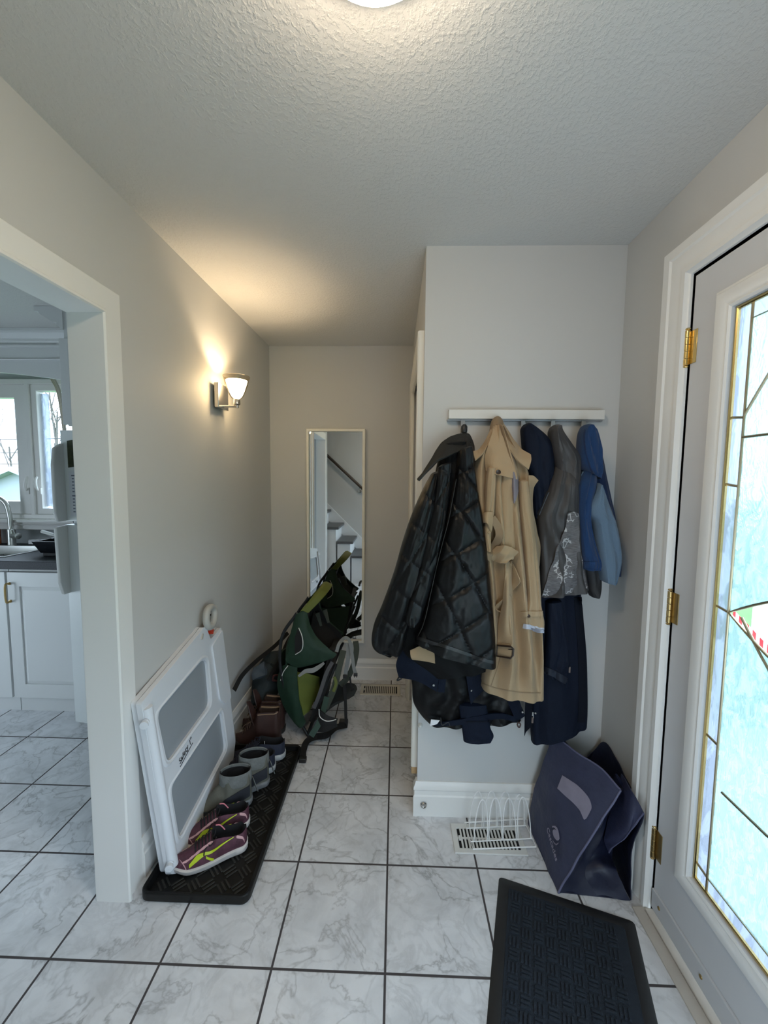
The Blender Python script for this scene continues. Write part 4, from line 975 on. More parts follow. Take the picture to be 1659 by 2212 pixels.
# --- grey ankle boots
M_SUE = mat('olive grey suede', (.115, .115, .095), .85, bump=.4, bscale=120, var=.3, vscale=25); M_KNIT = mat('grey ribbed knit cuff', (.17, .18, .175), .9, bump=.8, bscale=160, var=.35, vscale=60); M_GSOLE = mat('grey rubber sole', (.17, .18, .19), .6, var=.25, vscale=30)
M_NAVYR = mat('dark navy rubber rand', (.022, .024, .032), .55)
r = thing('ankle_boot', 'grey suede ankle boot with knit cuff and white tab, in front of its mate', 'boot', (0, 0, 0), 'pair of grey ankle boots')
surf, top, wid, sh = shoe(r, .222, .096, .145, .115, .50, M_SUE, M_LIN, M_GSOLE, (.032, .024), boot=1)
def cuffring(z, k, n=32):
    out = []
    for i in range(n):
        a = 2 * PI * i / n; out.append(V((.064 + .066 * k * cos(a), .043 * k * sin(a), z + .010 * cos(a))))
    return out
b_ = MB(); b_.rings([cuffring(.105, .97), cuffring(.115, 1.03), cuffring(.135, 1.03), cuffring(.155, 1.02), cuffring(.162, .99), cuffring(.160, .93), cuffring(.11, .90)], False, False); b_.build('knit_cuff', M_KNIT, r)
b_ = MB(); b_.rings([cuffring(.150, .91), cuffring(.08, .86), cuffring(.035, .8)], False, True); b_.build('cuff_lining', M_LIN, r)
b_ = MB(); b_.sheet([[V((.124, -.012, .172 - .012 * i)), V((.126, 0, .174 - .012 * i)), V((.124, .012, .172 - .012 * i))] for i in range(5)], .003); b_.build('pull_tab', M_LIN, r)
b_ = MB(); b_.box(.118, -.026, .112, .1205, -.016, .150); b_.build('size_label', mat('white woven label', (.8, .8, .78), .7), r, smooth=False)
for sd in (1, -1):
    mark(surf, [(.06, .80), (.3, .84), (.6, .86), (.9, .8)], .12, M_NAVYR, r, 'rubber_rand', sd, .003)
b_ = MB(); b_.sheet([[V((-.006 - .004 * i, -.010, .10 - .014 * i)), V((-.008 - .004 * i, .010, .10 - .014 * i))] for i in range(6)], .003); b_.build('heel_strap', M_KNIT, r)
bt1 = r; bt2 = copy_tree(r); bt2['label'] = 'grey suede ankle boot with knit cuff, the farther of the pair'
place(bt1, -.610, .608, 214); place(bt2, -.568, .718, 212)

# --- navy sneakers
M_NAVY = mat('navy canvas', (.016, .020, .040), .8, bump=.3, bscale=200); M_PSOLE = mat('pale grey sneaker sole', (.42, .44, .45), .5, var=.2, vscale=30)
r = thing('sneaker', 'navy sneaker with pale sole directly behind the grey boots', 'shoe', (0, 0, 0), 'pair of navy sneakers')
surf, top, wid, sh = shoe(r, .265, .098, .085, .105, .48, M_NAVY, M_LIN, M_PSOLE, (.034, .024), lace=(M_NAVY, .50, .70, 5))
b_ = MB(); b_.box(.10, -.012, .05, .102, .0, .085); b_.build('size_label', MATS['white woven label'], r, smooth=False)
n1 = r; n2 = copy_tree(r); n2['label'] = 'navy sneaker with pale sole at the far corner of the boot tray'
place(n1, -.562, .805, 199); place(n2, -.538, .897, 197)

# --- brown boots
M_BRN = mat('reddish brown leather', (.045, .020, .016), .55, bump=.25, bscale=60, var=.45, vscale=18); M_TANL = mat('tan boot lining', (.30, .20, .12), .8); M_BIN = mat('shaded boot lining', (.05, .03, .022), .9); M_DKS = mat('dark boot sole', (.02, .018, .016), .6)  # tan lining darkened inside: shade of the shaft put into the colour
r = thing('leather_boot', 'reddish brown leather boot standing upright with its tan lined shaft open', 'boot', (0, 0, 0), 'pair of brown leather boots')
surf, top, wid, sh = shoe(r, .24, .10, .20, .125, .50, M_BRN, M_BIN, M_DKS, (.034, .024), boot=1, lace=(mat('brown lace', (.10, .06, .04), .8), .66, .82, 4))
b_ = MB(); b_.sheet(grid([[(.135, -.030, .115), (.150, 0, .12), (.135, .030, .115)], [(.150, -.034, .18), (.168, 0, .185), (.150, .034, .18)], [(.165, -.012, .235), (.178, .004, .24), (.17, .014, .232)]], 14, 10), .003); b_.build('tongue', M_BRN, r)
b_ = MB()
for sd in (1, -1): b_.tube([V((p.x, p.y, p.z)) for p in [surf(.05 + .42 * k / 16, sd * .41) for k in range(17)]], .0045, 8); b_.build('collar_edge', M_TANL, r)
bb1 = r
bb2 = copy_tree(r); bb2['label'] = 'reddish brown leather boot slumped with its pale collar turned to the door'
place(bb1, -.598, 1.105, 178, .001); place(bb2, -.588, 1.00, 184, .001)
# ================================================================ CHILD CARRIER BACKPACK and strap bag
M_GRN = mat('dark green nylon', (.009, .034, .018), .65, bump=.25, bscale=300, var=.2, vscale=8); M_LIM = mat('lime nylon', (.12, .145, .025), .65, bump=.2, bscale=300)
M_BLK = mat('black nylon', (.005, .005, .0055), .75, bump=.3, bscale=220); M_STR = mat('grey webbing', (.22, .23, .23), .75, bump=.2, bscale=300); M_PIP = mat('white reflective piping', (.70, .70, .68), .5); M_PAD = mat('charcoal padded mesh', (.035, .037, .035), .9, bump=.5, bscale=300); M_FRM = mat('dark metal tube', (.03, .032, .034), .35, .6)
cr = thing('child_carrier', 'green and black child carrier backpack standing on the floor in front of the mirror', 'child carrier', (-.43, 1.2, 0))
ya, yb = 1.06, 1.36
def wing(y, sgn):
    """side wing: outline traced once, with depth"""
    P = lambda px, py, dy=0.: at(px, py, 1, ya + 0) + V((0, (y - ya) + dy * sgn, 0))
    b = .022
    rows = [[P(641, 1326), P(650, 1322, -b * .3), P(657, 1320, -b * .2), P(662, 1322)],
            [P(631, 1357), P(645, 1350, -b), P(662, 1350, -b), P(671, 1352)],
            [P(626, 1385), P(645, 1382, -b * 1.3), P(668, 1378, -b * 1.2), P(686, 1378)],
            [P(622, 1412), P(650, 1408, -b * 1.2), P(685, 1402, -b), P(712, 1402)],
            [P(617, 1424), P(650, 1428, -b * .8), P(690, 1420, -b * .5), P(726, 1412)],
            [P(622, 1432), P(645, 1440, -b * .3), P(690, 1430, -b * .2), P(722, 1420)]]
    m_ = MB(); m_.sheet(grid(rows, 36, 28, .002, 30, 4), .006); w_ = m_.build('side_wing', M_GRN, cr)
    q = grid(rows, 36, 28)
    m_ = MB(); pk = [P(648, 1352, -b * 1.35), P(655, 1365, -b * 1.75), P(658, 1382, -b * 1.8), P(655, 1398, -b * 1.7), P(641, 1409, -b * 1.3)]
    m_.tube(curve(pk, 24), .0022, 8); m_.build('piping', M_PIP, w_)
    op = grid([[P(646, 1353, -b * 1.2), P(648, 1354, -b * 1.3)], [P(641, 1370, -b * 1.42), P(654, 1368, -b * 1.68)], [P(640, 1385, -b * 1.5), P(656, 1384, -b * 1.74)], [P(640, 1400, -b * 1.40), P(652, 1400, -b * 1.6)], [P(640, 1407, -b * 1.2), P(643, 1408, -b * 1.25)]], 20, 8)
    m_ = MB(); m_.sheet(op, .002); m_.build('pocket_opening', M_BLK, w_)
    return P
Pn = wing(ya, 1)
wing(yb, -1)
# lime padded rim joining the two wings at the top
rim = []
for t_ in [i / 20 for i in range(21)]:
    a0, a1 = at(649, 1321, 1, ya), at(666, 1324, 1, ya); c0, c1 = at(686, 1279, 1, ya), at(706, 1285, 1, ya)
    rise = sin(PI * t_) ** .55
    p0 = a0.lerp(c0, rise); p1 = a1.lerp(c1, rise); y = ya + (yb - ya) * (.5 - .5 * cos(PI * t_))
    rim.append([V((p0.x, y, p0.z)), V((p0.x * .65 + p1.x * .35, y - .004, p0.z * .5 + p1.z * .5 + .010)), V((p1.x, y, p1.z))])
m_ = MB(); m_.sheet(rim, .014); m_.build('lime_rim', M_LIM, cr, bevel=.003)
lnr = [[rim[k][1] + V((.012, 0, -.022)) for k in (1, 6, 12, 19)] + [rim[20][2] + V((.004, -.014, -.01))]]
for (rx, ry, fx, fy) in ((652, 1318, 664, 1322), (646, 1336, 668, 1345), (640, 1357, 674, 1356), (634, 1385, 690, 1382), (630, 1412, 716, 1406), (634, 1432, 728, 1425)):
    a, b = at(rx, ry, 1, ya), at(fx, fy, 1, ya); lnr.append([V((a.x + .034, ya + .02, a.z)), V((a.x + .030, (ya + yb) / 2, a.z)), V((a.x + .014, yb - .025, a.z)), V(((a.x + b.x) / 2, yb - .014, (a.z + b.z) / 2)), V((b.x, yb - .014, b.z))])
m_ = MB(); m_.sheet(grid(lnr, 24, 30), .004); m_.build('seat_lining', M_BLK, cr)
xr_ = at(626, 1385, 1, ya).x
back_lo = [V((xr_ - .02 * sin(PI * k / 20), r[0].y, .55)) for k, r in enumerate(rim)]
m_ = MB(); m_.sheet(grid([[r[0] + V((-.004, 0, -.004)) for r in rim], back_lo, [p + V((-.02, 0, -.17)) for p in back_lo]], 20, 24), .006); m_.build('rear_shell', M_GRN, cr)
# inside of the seat: dark tub, pads
x0 = at(640, 1410, 1, 1.2).x
tub = [[V((x0 + .05 + .16 * k + .02, ya + .015, .62 - .18 * k)), V((x0 + .06 + .14 * k, (ya + yb) / 2, .50 - .16 * k)), V((x0 + .05 + .16 * k + .02, yb - .015, .62 - .18 * k))] for k in (0, .5, 1.)]
m_ = MB(); m_.sheet(grid(tub, 14, 18), .02); m_.build('seat', M_BLK, cr)
for (px, py, dx) in ((690, 1335, 0), (706, 1328, .0)):
    a = at(px, py, 1, 1.30); g = strap([a + V((-.012, 0, .03)), a + V((.0, -.012, 0)), a + V((.012, -.008, -.045))], lambda s: .026 - .012 * s, .008, (0, -1, .2)); m_ = MB(); m_.sheet(g, .008); m_.build('harness_pad', mat('grey green pad', (.07, .08, .065), .8), cr)
# front edge bar and adult back panel on the right
bp = grid([[Y(716, 1405, ya + .02), Y(730, 1378, yb)], [Y(706, 1450, ya + .0), Y(720, 1430, yb)], [Y(690, 1510, ya - .01), Y(705, 1490, yb)], [Y(672, 1560, ya - .02), Y(690, 1540, yb)]], 30, 18, .006, 12, 2)
m_ = MB(); m_.sheet(bp, .03); m_.build('back_panel', M_BLK, cr)
# lower body: green shell with lime side
low = grid([[Y(607, 1440, ya + .03), Y(620, 1436, ya), Y(642, 1442, ya - .01)], [Y(600, 1475, ya + .03), Y(620, 1470, ya - .012), Y(643, 1470, ya - .02)], [Y(608, 1510, ya + .02), Y(628, 1510, ya - .02), Y(647, 1510, ya - .024)], [Y(625, 1545, ya), Y(638, 1550, ya - .015), Y(655, 1545, ya - .018)], [Y(645, 1570, ya - .01), Y(652, 1572, ya - .015), Y(660, 1560, ya - .012)]], 34, 20, .003, 25, 6)
m_ = MB(); m_.sheet(low, .008); gl = m_.build('lower_shell', M_GRN, cr)
m_ = MB(); m_.tube(curve([Y(622, 1438, ya - .012), Y(612, 1452, ya - .004), Y(606, 1470, ya + .002)], 14), .0022, 8); m_.build('piping', M_PIP, gl)
lim = grid([[Y(642, 1452, ya - .012), Y(665, 1455, ya + .03), Y(690, 1462, ya + .08)], [Y(644, 1485, ya - .022), Y(668, 1490, ya + .03), Y(688, 1495, ya + .08)], [Y(648, 1515, ya - .024), Y(666, 1518, ya + .02), Y(678, 1515, ya + .06)], [Y(656, 1546, ya - .018), Y(662, 1540, ya + .0), Y(668, 1535, ya + .03)]], 26, 18, .002)
m_ = MB(); m_.sheet(lim, .006); m_.build('lime_side', M_LIM, cr)
m_ = MB(); m_.sheet(grid([[V((-.62, ya + .04, .40)), V((-.64, 1.21, .42)), V((-.62, yb, .40))], [V((-.60, ya + .05, .2)), V((-.63, 1.21, .2)), V((-.60, yb, .2))], [V((-.52, ya + .05, .08)), V((-.53, 1.21, .08)), V((-.52, yb, .08))]], 20, 20), .01); m_.build('rear_shell', M_GRN, cr)
m_ = MB(); m_.sheet(grid([[V((-.61, yb, .40)), V((-.45, yb + .0, .40)), V((-.34, yb, .42))], [V((-.58, yb + .01, .2)), V((-.45, yb + .02, .2)), V((-.38, yb, .2))], [V((-.50, yb, .06)), V((-.45, yb, .06)), V((-.42, yb, .06))]], 16, 16), .01); m_.build('lower_shell', M_GRN, cr)
# frame tubes and kickstand
fr_ = MB()
for y in (ya + .005, yb):
    fr_.tube(curve([at(641, 1325, 1, ya) + V((0, y - ya, 0)), V((-.60, y, .55)), V((-.59, y, .30)), V((-.47, y, .03)), V((-.43, y, .012))], 30), .009, 10)
    fr_.tube([V((-.30, y, .42)), V((-.37, y, .25)), V((-.455, y - .0, .02))], .009, 10)
fr_.tube([V((-.455, ya - .0, .012)), V((-.455, yb, .012))], .010, 10)
fr_.build('frame', M_FRM, cr)
ks = MB()
for y in (1.19, yb - .02): ks.tube([V((-.585, y, .34)), V((-.64, y, .012))], .008, 10)
ks.tube([V((-.64, 1.19, .010)), V((-.64, yb - .02, .010))], .008, 10); ks.build('kickstand', M_FRM, cr)
# shoulder straps: grey webbing and padded strap on the right
def st_(pts, w_, name, m2, th=.004, face=(0, -1, .1), n=40):
    b = MB(); b.sheet(strap([Y(*p) for p in pts], w_, th, face, n), th); return b.build(name, m2, cr)
st_([(727, 1408, 1.05), (733, 1390, 1.06), (745, 1378, 1.10), (755, 1384, 1.09), (760, 1410, 1.08), (764, 1440, 1.07), (768, 1456, 1.07)], .018, 'webbing_strap', M_STR, .003)
st_([(752, 1390, 1.12), (752, 1420, 1.10), (748, 1445, 1.10), (746, 1458, 1.10)], .022, 'webbing_strap', M_STR, .003)
st_([(742, 1405, 1.12), (733, 1440, 1.09), (722, 1485, 1.07), (703, 1530, 1.06)], .034, 'shoulder_strap', mat('olive grey padded strap', (.055, .065, .05), .8), .010)
st_([(768, 1385, 1.22), (770, 1405, 1.21), (764, 1435, 1.2), (752, 1462, 1.19), (735, 1480, 1.18)], .032, 'shoulder_strap', MATS['olive grey padded strap'], .010)
st_([(722, 1462, 1.06), (726, 1476, 1.055), (720, 1494, 1.05)], .016, 'lime_strip', M_LIM, .003)
st_([(718, 1430, 1.04), (705, 1455, 1.02), (690, 1500, 1.0), (678, 1530, 1.0)], .020, 'webbing_strap', mat('dark grey webbing', (.07, .07, .075), .8), .003)
st_([(645, 1461, 1.015), (660, 1450, 1.01), (676, 1448, 1.015), (690, 1440, 1.03), (700, 1432, 1.05)], lambda s: .012 + .012 * sin(PI * s), 'webbing_strap', M_STR, .004, (0, -1, .4))
st_([(672, 1590, .95), (690, 1560, .98), (700, 1530, 1.02), (706, 1505, 1.05)], .03, 'side_strap', mat('dark green strap', (.02, .05, .035), .7), .006)
# hip belt lying on the floor
hb = grid([[Y(690, 1515, 1.25), Y(730, 1480, 1.30), Y(762, 1478, 1.28), Y(769, 1490, 1.26)], [Y(685, 1535, 1.20), Y(725, 1505, 1.25), Y(758, 1494, 1.24), Y(768, 1496, 1.24)], [Y(690, 1548, 1.16), Y(722, 1522, 1.20), Y(752, 1510, 1.22), Y(764, 1502, 1.23)]], 18, 26, .003)
m_ = MB(); m_.sheet(hb, .018); m_.build('hip_belt', M_PAD, cr, bevel=.003)
st_([(744, 1480, 1.14), (746, 1510, 1.12), (747, 1545, 1.11), (748, 1562, 1.11)], .017, 'belt_strap', M_BLK, .003)
m_ = MB(); c_ = at(744, 1562, 2, .018); m_.box(c_.x - .03, c_.y - .018, .002, c_.x + .02, c_.y + .022, .034); m_.build('buckle', M_BLACK, cr, bevel=.004)
for (px, py, yy) in ((745, 1460, 1.09), (768, 1456, 1.07)):
    p = Y(px, py, yy); m_ = MB(); m_.box(p.x - .011, p.y - .004, p.z - .012, p.x + .011, p.y + .004, p.z + .006); m_.box(p.x - .008, p.y - .003, p.z - .02, p.x - .004, p.y + .003, p.z - .012); m_.box(p.x + .004, p.y - .003, p.z - .02, p.x + .008, p.y + .003, p.z - .012); m_.build('buckle', M_BLACK, cr, bevel=.0015)
st_([(756, 1462, 1.08), (758, 1478, 1.08), (763, 1488, 1.085), (758, 1492, 1.09)], .010, 'belt_strap', M_BLK, .003)
lo = [at(748, 1566, 2, .022), at(725, 1572, 2, .03), at(705, 1588, 2, .03), at(680, 1592, 2, .016), at(663, 1602, 2, .02), at(655, 1622, 2, .02), at(654, 1638, 2, .02)]
m_ = MB(); m_.sheet(strap(lo, .034, .004, (0, -.5, .8), 50), .004); m_.build('belt_strap', M_BLK, cr)
p = lo[-1]; m_ = MB(); m_.box(p.x - .018, p.y - .012, .002, p.x + .018, p.y + .014, .024); m_.build('buckle', M_BLACK, cr, bevel=.003)
# stirrup pocket with piping at the bottom
pk = grid([[Y(690, 1532, .99), Y(706, 1545, .98), Y(730, 1552, 1.0)], [Y(688, 1555, .985), Y(705, 1562, .97), Y(728, 1560, .99)], [Y(685, 1580, .98), Y(705, 1580, .975), Y(730, 1568, .99)]], 16, 18, .003)
m_ = MB(); m_.sheet(pk, .008); m_.build('bottom_pocket', M_BLK, cr)
m_ = MB(); m_.tube(curve([Y(689, 1532, .975), Y(691, 1548, .968), Y(703, 1557, .962), Y(716, 1557, .97), Y(726, 1554, .98)], 24), .0022, 8); m_.build('piping', M_PIP, cr)
# black bag lying behind the boots along the wall
sb = thing('strap_bag', 'crumpled black and teal bag with loose straps lying between the wall and the carrier', 'bag', (-.76, 1.35, 0))
M_TEAL = mat('dark teal nylon', (.012, .022, .026), .7, bump=.5, bscale=60, bdist=.004, var=.4)
rings = []
for i in range(15):
    t_ = i / 14; c = V((-.765 + .05 * t_, 1.16 + .42 * t_, .10 + .09 * sin(PI * t_) + .05 * t_)); rr = .012 + .098 * sin(PI * min(1, max(0, .06 + .88 * t_))) ** .6
    rings.append([c + V((cos(a) * rr * .85 + .012 * noise.noise(V((t_ * 7, a, 1))), 0, sin(a) * rr * (1.1 if sin(a) > 0 else .95) + .03 * noise.noise(V((t_ * 9, a * 1.3, 5))))) for a in [2 * PI * k / 22 for k in range(22)]])
for r_ in rings:
    for p in r_: p.z = max(p.z, .004); p.x = max(p.x, -.84)
m_ = MB(); m_.rings(rings); m_.build('bag_body', M_TEAL, sb)
def st2(pts, w_, name, m2, face=(.6, -.6, .4)):
    b = MB(); b.sheet(strap(pts, w_, .003, face, 36), .003); return b.build(name, m2, sb)
st2([V((-.835, .99, .30)), V((-.83, 1.10, .33)), V((-.80, 1.25, .345)), V((-.74, 1.40, .37)), V((-.68, 1.5, .42))], .024, 'strap', M_BLK)
st2([V((-.72, 1.20, .25)), V((-.68, 1.30, .33)), V((-.66, 1.42, .40)), V((-.64, 1.5, .43))], .02, 'strap', M_BLK)
m_ = MB(); m_.sheet(grid([[V((-.80, 1.18, .33)), V((-.74, 1.20, .36))], [V((-.79, 1.15, .27)), V((-.72, 1.17, .30))]], 10, 10, .01, 20), .02); m_.build('flap', mat('slate blue nylon', (.05, .065, .08), .7), sb)
m_ = MB(); lp = curve([V((-.70, 1.22, .24)), V((-.685, 1.21, .275)), V((-.66, 1.23, .26)), V((-.67, 1.24, .225))], 16); m_.tube(lp, .006, 8, closed=True); m_.build('pull_loop', mat('dull red webbing', (.09, .03, .03), .8), sb)
# ================================================================ COAT RACK AND COATS
from mathutils.bvhtree import BVHTree
M_RACK = mat('white rack board', (.72, .71, .68), .4)
rack = thing('coat_rack', 'white wall board with grey hooks on the closet wall above the coats', 'coat rack', (.515, YP, 1.683))
mb = MB(); mb.box(.217, YP - .034, 1.667, .813, YP, 1.702); mb.build('board', M_RACK, rack, smooth=False, bevel=.0015)
mb = MB(); mb.box(.213, YP - .018, 1.661, .813, YP, 1.667); mb.build('back_rail', mat('grey rail metal', (.35, .35, .36), .4, .6), rack, smooth=False)
M_HOOK = mat('grey hook metal', (.36, .36, .36), .4, .5)
HX = [at(x, 915, 1, YP - .02).x for x in (1000, 1066, 1130.5, 1195, 1261)]
for x in HX:
    mb = MB(); mb.box(x - .0085, YP - .020, 1.605, x + .0085, YP - .016, 1.666); mb.tube(curve([(x, YP - .018, 1.61), (x, YP - .028, 1.590), (x, YP - .050, 1.592), (x, YP - .058, 1.615), (x, YP - .057, 1.628)], 18), .0055, 10)
    mb.build('hook', M_HOOK, rack, bevel=.001)

def px_of(p):
    q = p - CAM; z = q.dot(CW); return (829.5 + FPX * q.dot(CR) / z, 1106 - FPX * q.dot(CU) / z)
def garment(rows, yc, tf, tb, nv=90, nu=64, fold=None, puff=None, power=.62, cap=True, hollow=.03, ycf=None):
    """loft: rows of (Lx, Ly, Rx, Ry) photo outline at depth yc; tf / tb forward and back thickness (number or fn(s))"""
    R4 = [V((a, b, 0)) for a, b, _, _ in rows]; L4 = [V((c, d, 0)) for _, _, c, d in rows]
    mb = MB(); rings = []
    F = tf if callable(tf) else (lambda s: tf); B = tb if callable(tb) else (lambda s: tb); YC = ycf or (lambda s: yc)
    for i in range(nv):
        s = i / (nv - 1); l = crom(R4, s); r = crom(L4, s); y0 = YC(s); lw = Y(l.x, l.y, y0); rw = Y(r.x, r.y, y0); w = (rw - lw).length
        ring = []
        for k in range(nu):
            a = 2 * PI * k / nu; u = .5 - .5 * cos(a)
            if a <= PI: # front
                sh = abs(sin(a)) ** power; f = F(s) * sh; m_ = ss(0, .12, u) * ss(0, .12, 1 - u)
                if fold: f += fold(u, s) * m_
                px, py = l.x + (r.x - l.x) * u, l.y + (r.y - l.y) * u
                if puff: f += puff(px, py, u, s) * (.35 + .65 * m_)
                dy = -f
            else:
                sh = abs(sin(a)) ** power; dy = B(s) * sh
                if puff: dy -= 0
            p = lw.lerp(rw, u); ring.append(V((p.x, p.y + dy, p.z)))
        rings.append(ring)
    if hollow and cap:
        last = rings[-1]; c = sum(last, V((0, 0, 0))) / nu
        rings.append([c + (p - c) * .93 + V((0, 0, .0)) for p in last]); rings.append([c + (p - c) * .85 + V((0, 0, hollow)) for p in last])
    top = rings[0]; c = sum(top, V((0, 0, 0))) / nu
    rings.insert(0, [c + (p - c) * .55 + V((0, 0, .006)) for p in top])
    for r_ in rings:
        for p in r_: p.y = min(p.y, YP - .004)
    mb.rings(rings); return mb
def bvh(mb): return BVHTree.FromPolygons([tuple(p) for p in mb.v], [tuple(f) for f in mb.f])
def hit(bv, px, py, off=.004, dflt=.42):
    d = ray(px, py); bl = bv if isinstance(bv, (list, tuple)) else [bv]; best = None
    for b in bl:
        h = b.ray_cast(CAM, d.normalized())
        if h[0] is not None and (best is None or h[3] < best[1]): best = (h[0], h[3])
    if best is None: return Y(px, py, dflt)
    return best[0] - d.normalized() * off
def over(bv, rows, nu, nv, off=.006, amp=0., fr=30., seed=0., dflt=.42, straight=False):
    """sheet whose control points (px,py[,extra]) lie just in front of the garment below"""
    pts = [[hit(bv, q[0], q[1], off + (q[2] if len(q) > 2 else 0), dflt) for q in r] for r in rows]
    return grid(pts, nu, nv, amp, fr, seed, straight, straight)
def strip(bv, pts, wpx, th=.002, off=.003, n=40, dflt=.42):
    P = curve([V((a, b, 0)) for a, b in pts], n); g = []
    for i, p in enumerate(P):
        t = (P[min(i + 1, n - 1)] - P[max(i - 1, 0)]).normalized(); nrm = V((-t.y, t.x, 0)); w = wpx(i / (n - 1)) if callable(wpx) else wpx
        g.append([hit(bv, p.x + nrm.x * w * k, p.y + nrm.y * w * k, off, dflt) for k in (-.5, -.17, .17, .5)])
    mb = MB(); mb.sheet(g, th); return mb
def drape(freq, amp, seed, grow=1., tilt=0., rough=.3):
    def f(u, s):
        q = u * freq + tilt * s + .9 * noise.noise(V((u * 2.2, s * 1.8, seed))); g = (.25 + .75 * s * grow)
        return amp * g * sin(q * 2 * PI) + amp * rough * 1.6 * noise.noise(V((u * 6, s * 4.5, seed + 5))) + amp * rough * noise.noise(V((u * 15, s * 9, seed + 9)))
    return f

# ---- 1 black quilted jacket
M_QLT = mat('black leatherette', (.0035, .0035, .004), .42, bump=.3, bscale=90, bdetail=5, spec=.27, bdist=.002); M_QIN = mat('black quilt lining', (.0025, .0025, .003), .7, spec=.2, bump=.2, bscale=100)
jk = thing('quilted_jacket', 'black quilted leatherette jacket hanging leftmost on the coat rack', 'jacket', (.18, .42, .70))
def quilt(h=.013, off=0., flip=False):
    def f(px, py, u, s):
        t = py - 1110; g = .80 * t - .00073 * t * t
        if flip: a = (px + .62 * t - 875 + off) / 70; b = (py - .80 * (px - 880) - 1120) / 82
        else: a = (px - g - 840 + off) / 78; b = (py + .57 * (px - 1000) - 1099) / 80
        q = min(1, abs(sin(PI * a)) * 2.6) * min(1, abs(sin(PI * b)) * 2.6); q2 = abs(sin(PI * a) * sin(PI * b))
        return h * (.7 * q ** .5 + .3 * q2) + .0025 * noise.noise(V((px * .05, py * .04, 3))) + .0012 * noise.noise(V((px * .16, py * .1, 7)))
    return f
body = garment([(958, 960, 1016, 955), (945, 1000, 1024, 1000), (930, 1080, 1034, 1080), (914, 1160, 1043, 1160), (902, 1240, 1052, 1240), (878, 1320, 1060, 1320), (868, 1400, 1066, 1395), (940, 1462, 1068, 1442)], .455, .035, .06, 90, 60, drape(2, .006, 2))
body.build('lining', M_QIN, jk)
sl = garment([(930, 1026, 950, 1020), (912, 1060, 948, 1062), (890, 1110, 940, 1116), (870, 1168, 926, 1176), (851, 1235, 910, 1240), (826, 1305, 896, 1312), (808, 1348, 882, 1356), (803, 1384, 874, 1390), (812, 1402, 869, 1404), (832, 1410, 866, 1409)], .425, lambda s: .03 + .035 * sin(PI * min(1, s * .9 + .1)), .05, 200, 90, drape(1.4, .006, 4), quilt(.010, 0, True))
sl.build('sleeve', M_QLT, jk)
mid = garment([(946, 1010, 976, 1000), (938, 1070, 970, 1060), (926, 1130, 962, 1125), (912, 1190, 948, 1190), (898, 1245, 936, 1245), (880, 1300, 920, 1300), (873, 1335, 908, 1335), (880, 1345, 900, 1346)], .385, lambda s: .018 + .02 * s, .03, 160, 60, drape(1., .004, 6), quilt(.009, 20, True))
mid.build('front_panel', M_QLT, jk)
fp = garment([(990, 975, 1020, 965), (982, 1040, 1026, 1025), (973, 1085, 1034, 1080), (964, 1130, 1042, 1125), (953, 1175, 1048, 1175), (940, 1225, 1054, 1240), (926, 1285, 1061, 1310), (912, 1345, 1067, 1375), (896, 1380, 1068, 1432)], .405, lambda s: .03 + .055 * s, .05, 260, 130, drape(1.2, .005, 8), quilt(.015))
fpv = bvh(fp); fp.build('front_panel', M_QLT, jk)
strip(fpv, [(900, 1378), (940, 1390), (990, 1406), (1040, 1424), (1066, 1431)], 7, .005, .002).build('hem_piping', mat('shiny charcoal piping', (.009, .009, .010), .42), jk)
strip(fpv, [(984, 1035), (976, 1078), (967, 1125), (955, 1170), (942, 1222), (928, 1285), (914, 1345), (900, 1376)], 4, .002, .002, 60).build('zip_placket', mat('charcoal zip tape', (.03, .03, .03), .5), jk)
M_COL = mat('black collar cloth', (.006, .006, .0055), .75, bump=.3, bscale=200)
allb = [fpv, bvh(body), bvh(sl), bvh(mid)]
cg = grid([[Y(1004, 936, .50), Y(985, 940, .49), Y(958, 954, .46), Y(934, 988, .41), Y(915, 1020, .38), Y(902, 1036, .36)],
           [Y(1008, 945, .46), Y(988, 955, .44), Y(962, 970, .41), Y(940, 1000, .375), Y(922, 1020, .36), Y(904, 1037, .355)],
           [Y(1010, 966, .42), Y(994, 974, .405), Y(968, 986, .385), Y(945, 996, .36), Y(928, 1012, .35), Y(906, 1038, .35)]], 22, 44, .003, 25, 3)
mb = MB(); mb.sheet(cg, .006); mb.build('collar', M_COL, jk)
cg = grid([[Y(1002, 938, .50), Y(1012, 938, .50), Y(1018, 948, .49), Y(1023, 964, .47)], [Y(1004, 950, .455), Y(1010, 950, .44), Y(1016, 962, .43), Y(1024, 985, .43)], [Y(1008, 968, .42), Y(1012, 975, .40), Y(1014, 990, .39), Y(1022, 1002, .40)]], 20, 20, .003, 25, 5)
mb = MB(); mb.sheet(cg, .006); mb.build('collar', M_COL, jk)
mb = MB(); a = Y(1003, 940, YP - .055); mb.tube(curve([a + V((-.012, 0, -.004)), a + V((-.008, -.006, .022)), a + V((.002, -.008, .034)), a + V((.010, -.004, .022)), a + V((.010, 0, -.006))], 24), .003, 8); mb.build('hanging_loop', mat('white loop tape', (.75, .75, .74), .6), jk)
mb = MB(); mb.lathe([(.001, 0), (.011, .002), (.013, .012), (.012, .026), (.006, .034), (.001, .035)], Y(1001.5, 936, YP - .062), (.1, .1, 1), 16); mb.build('loop_cover', M_BLACK, jk)

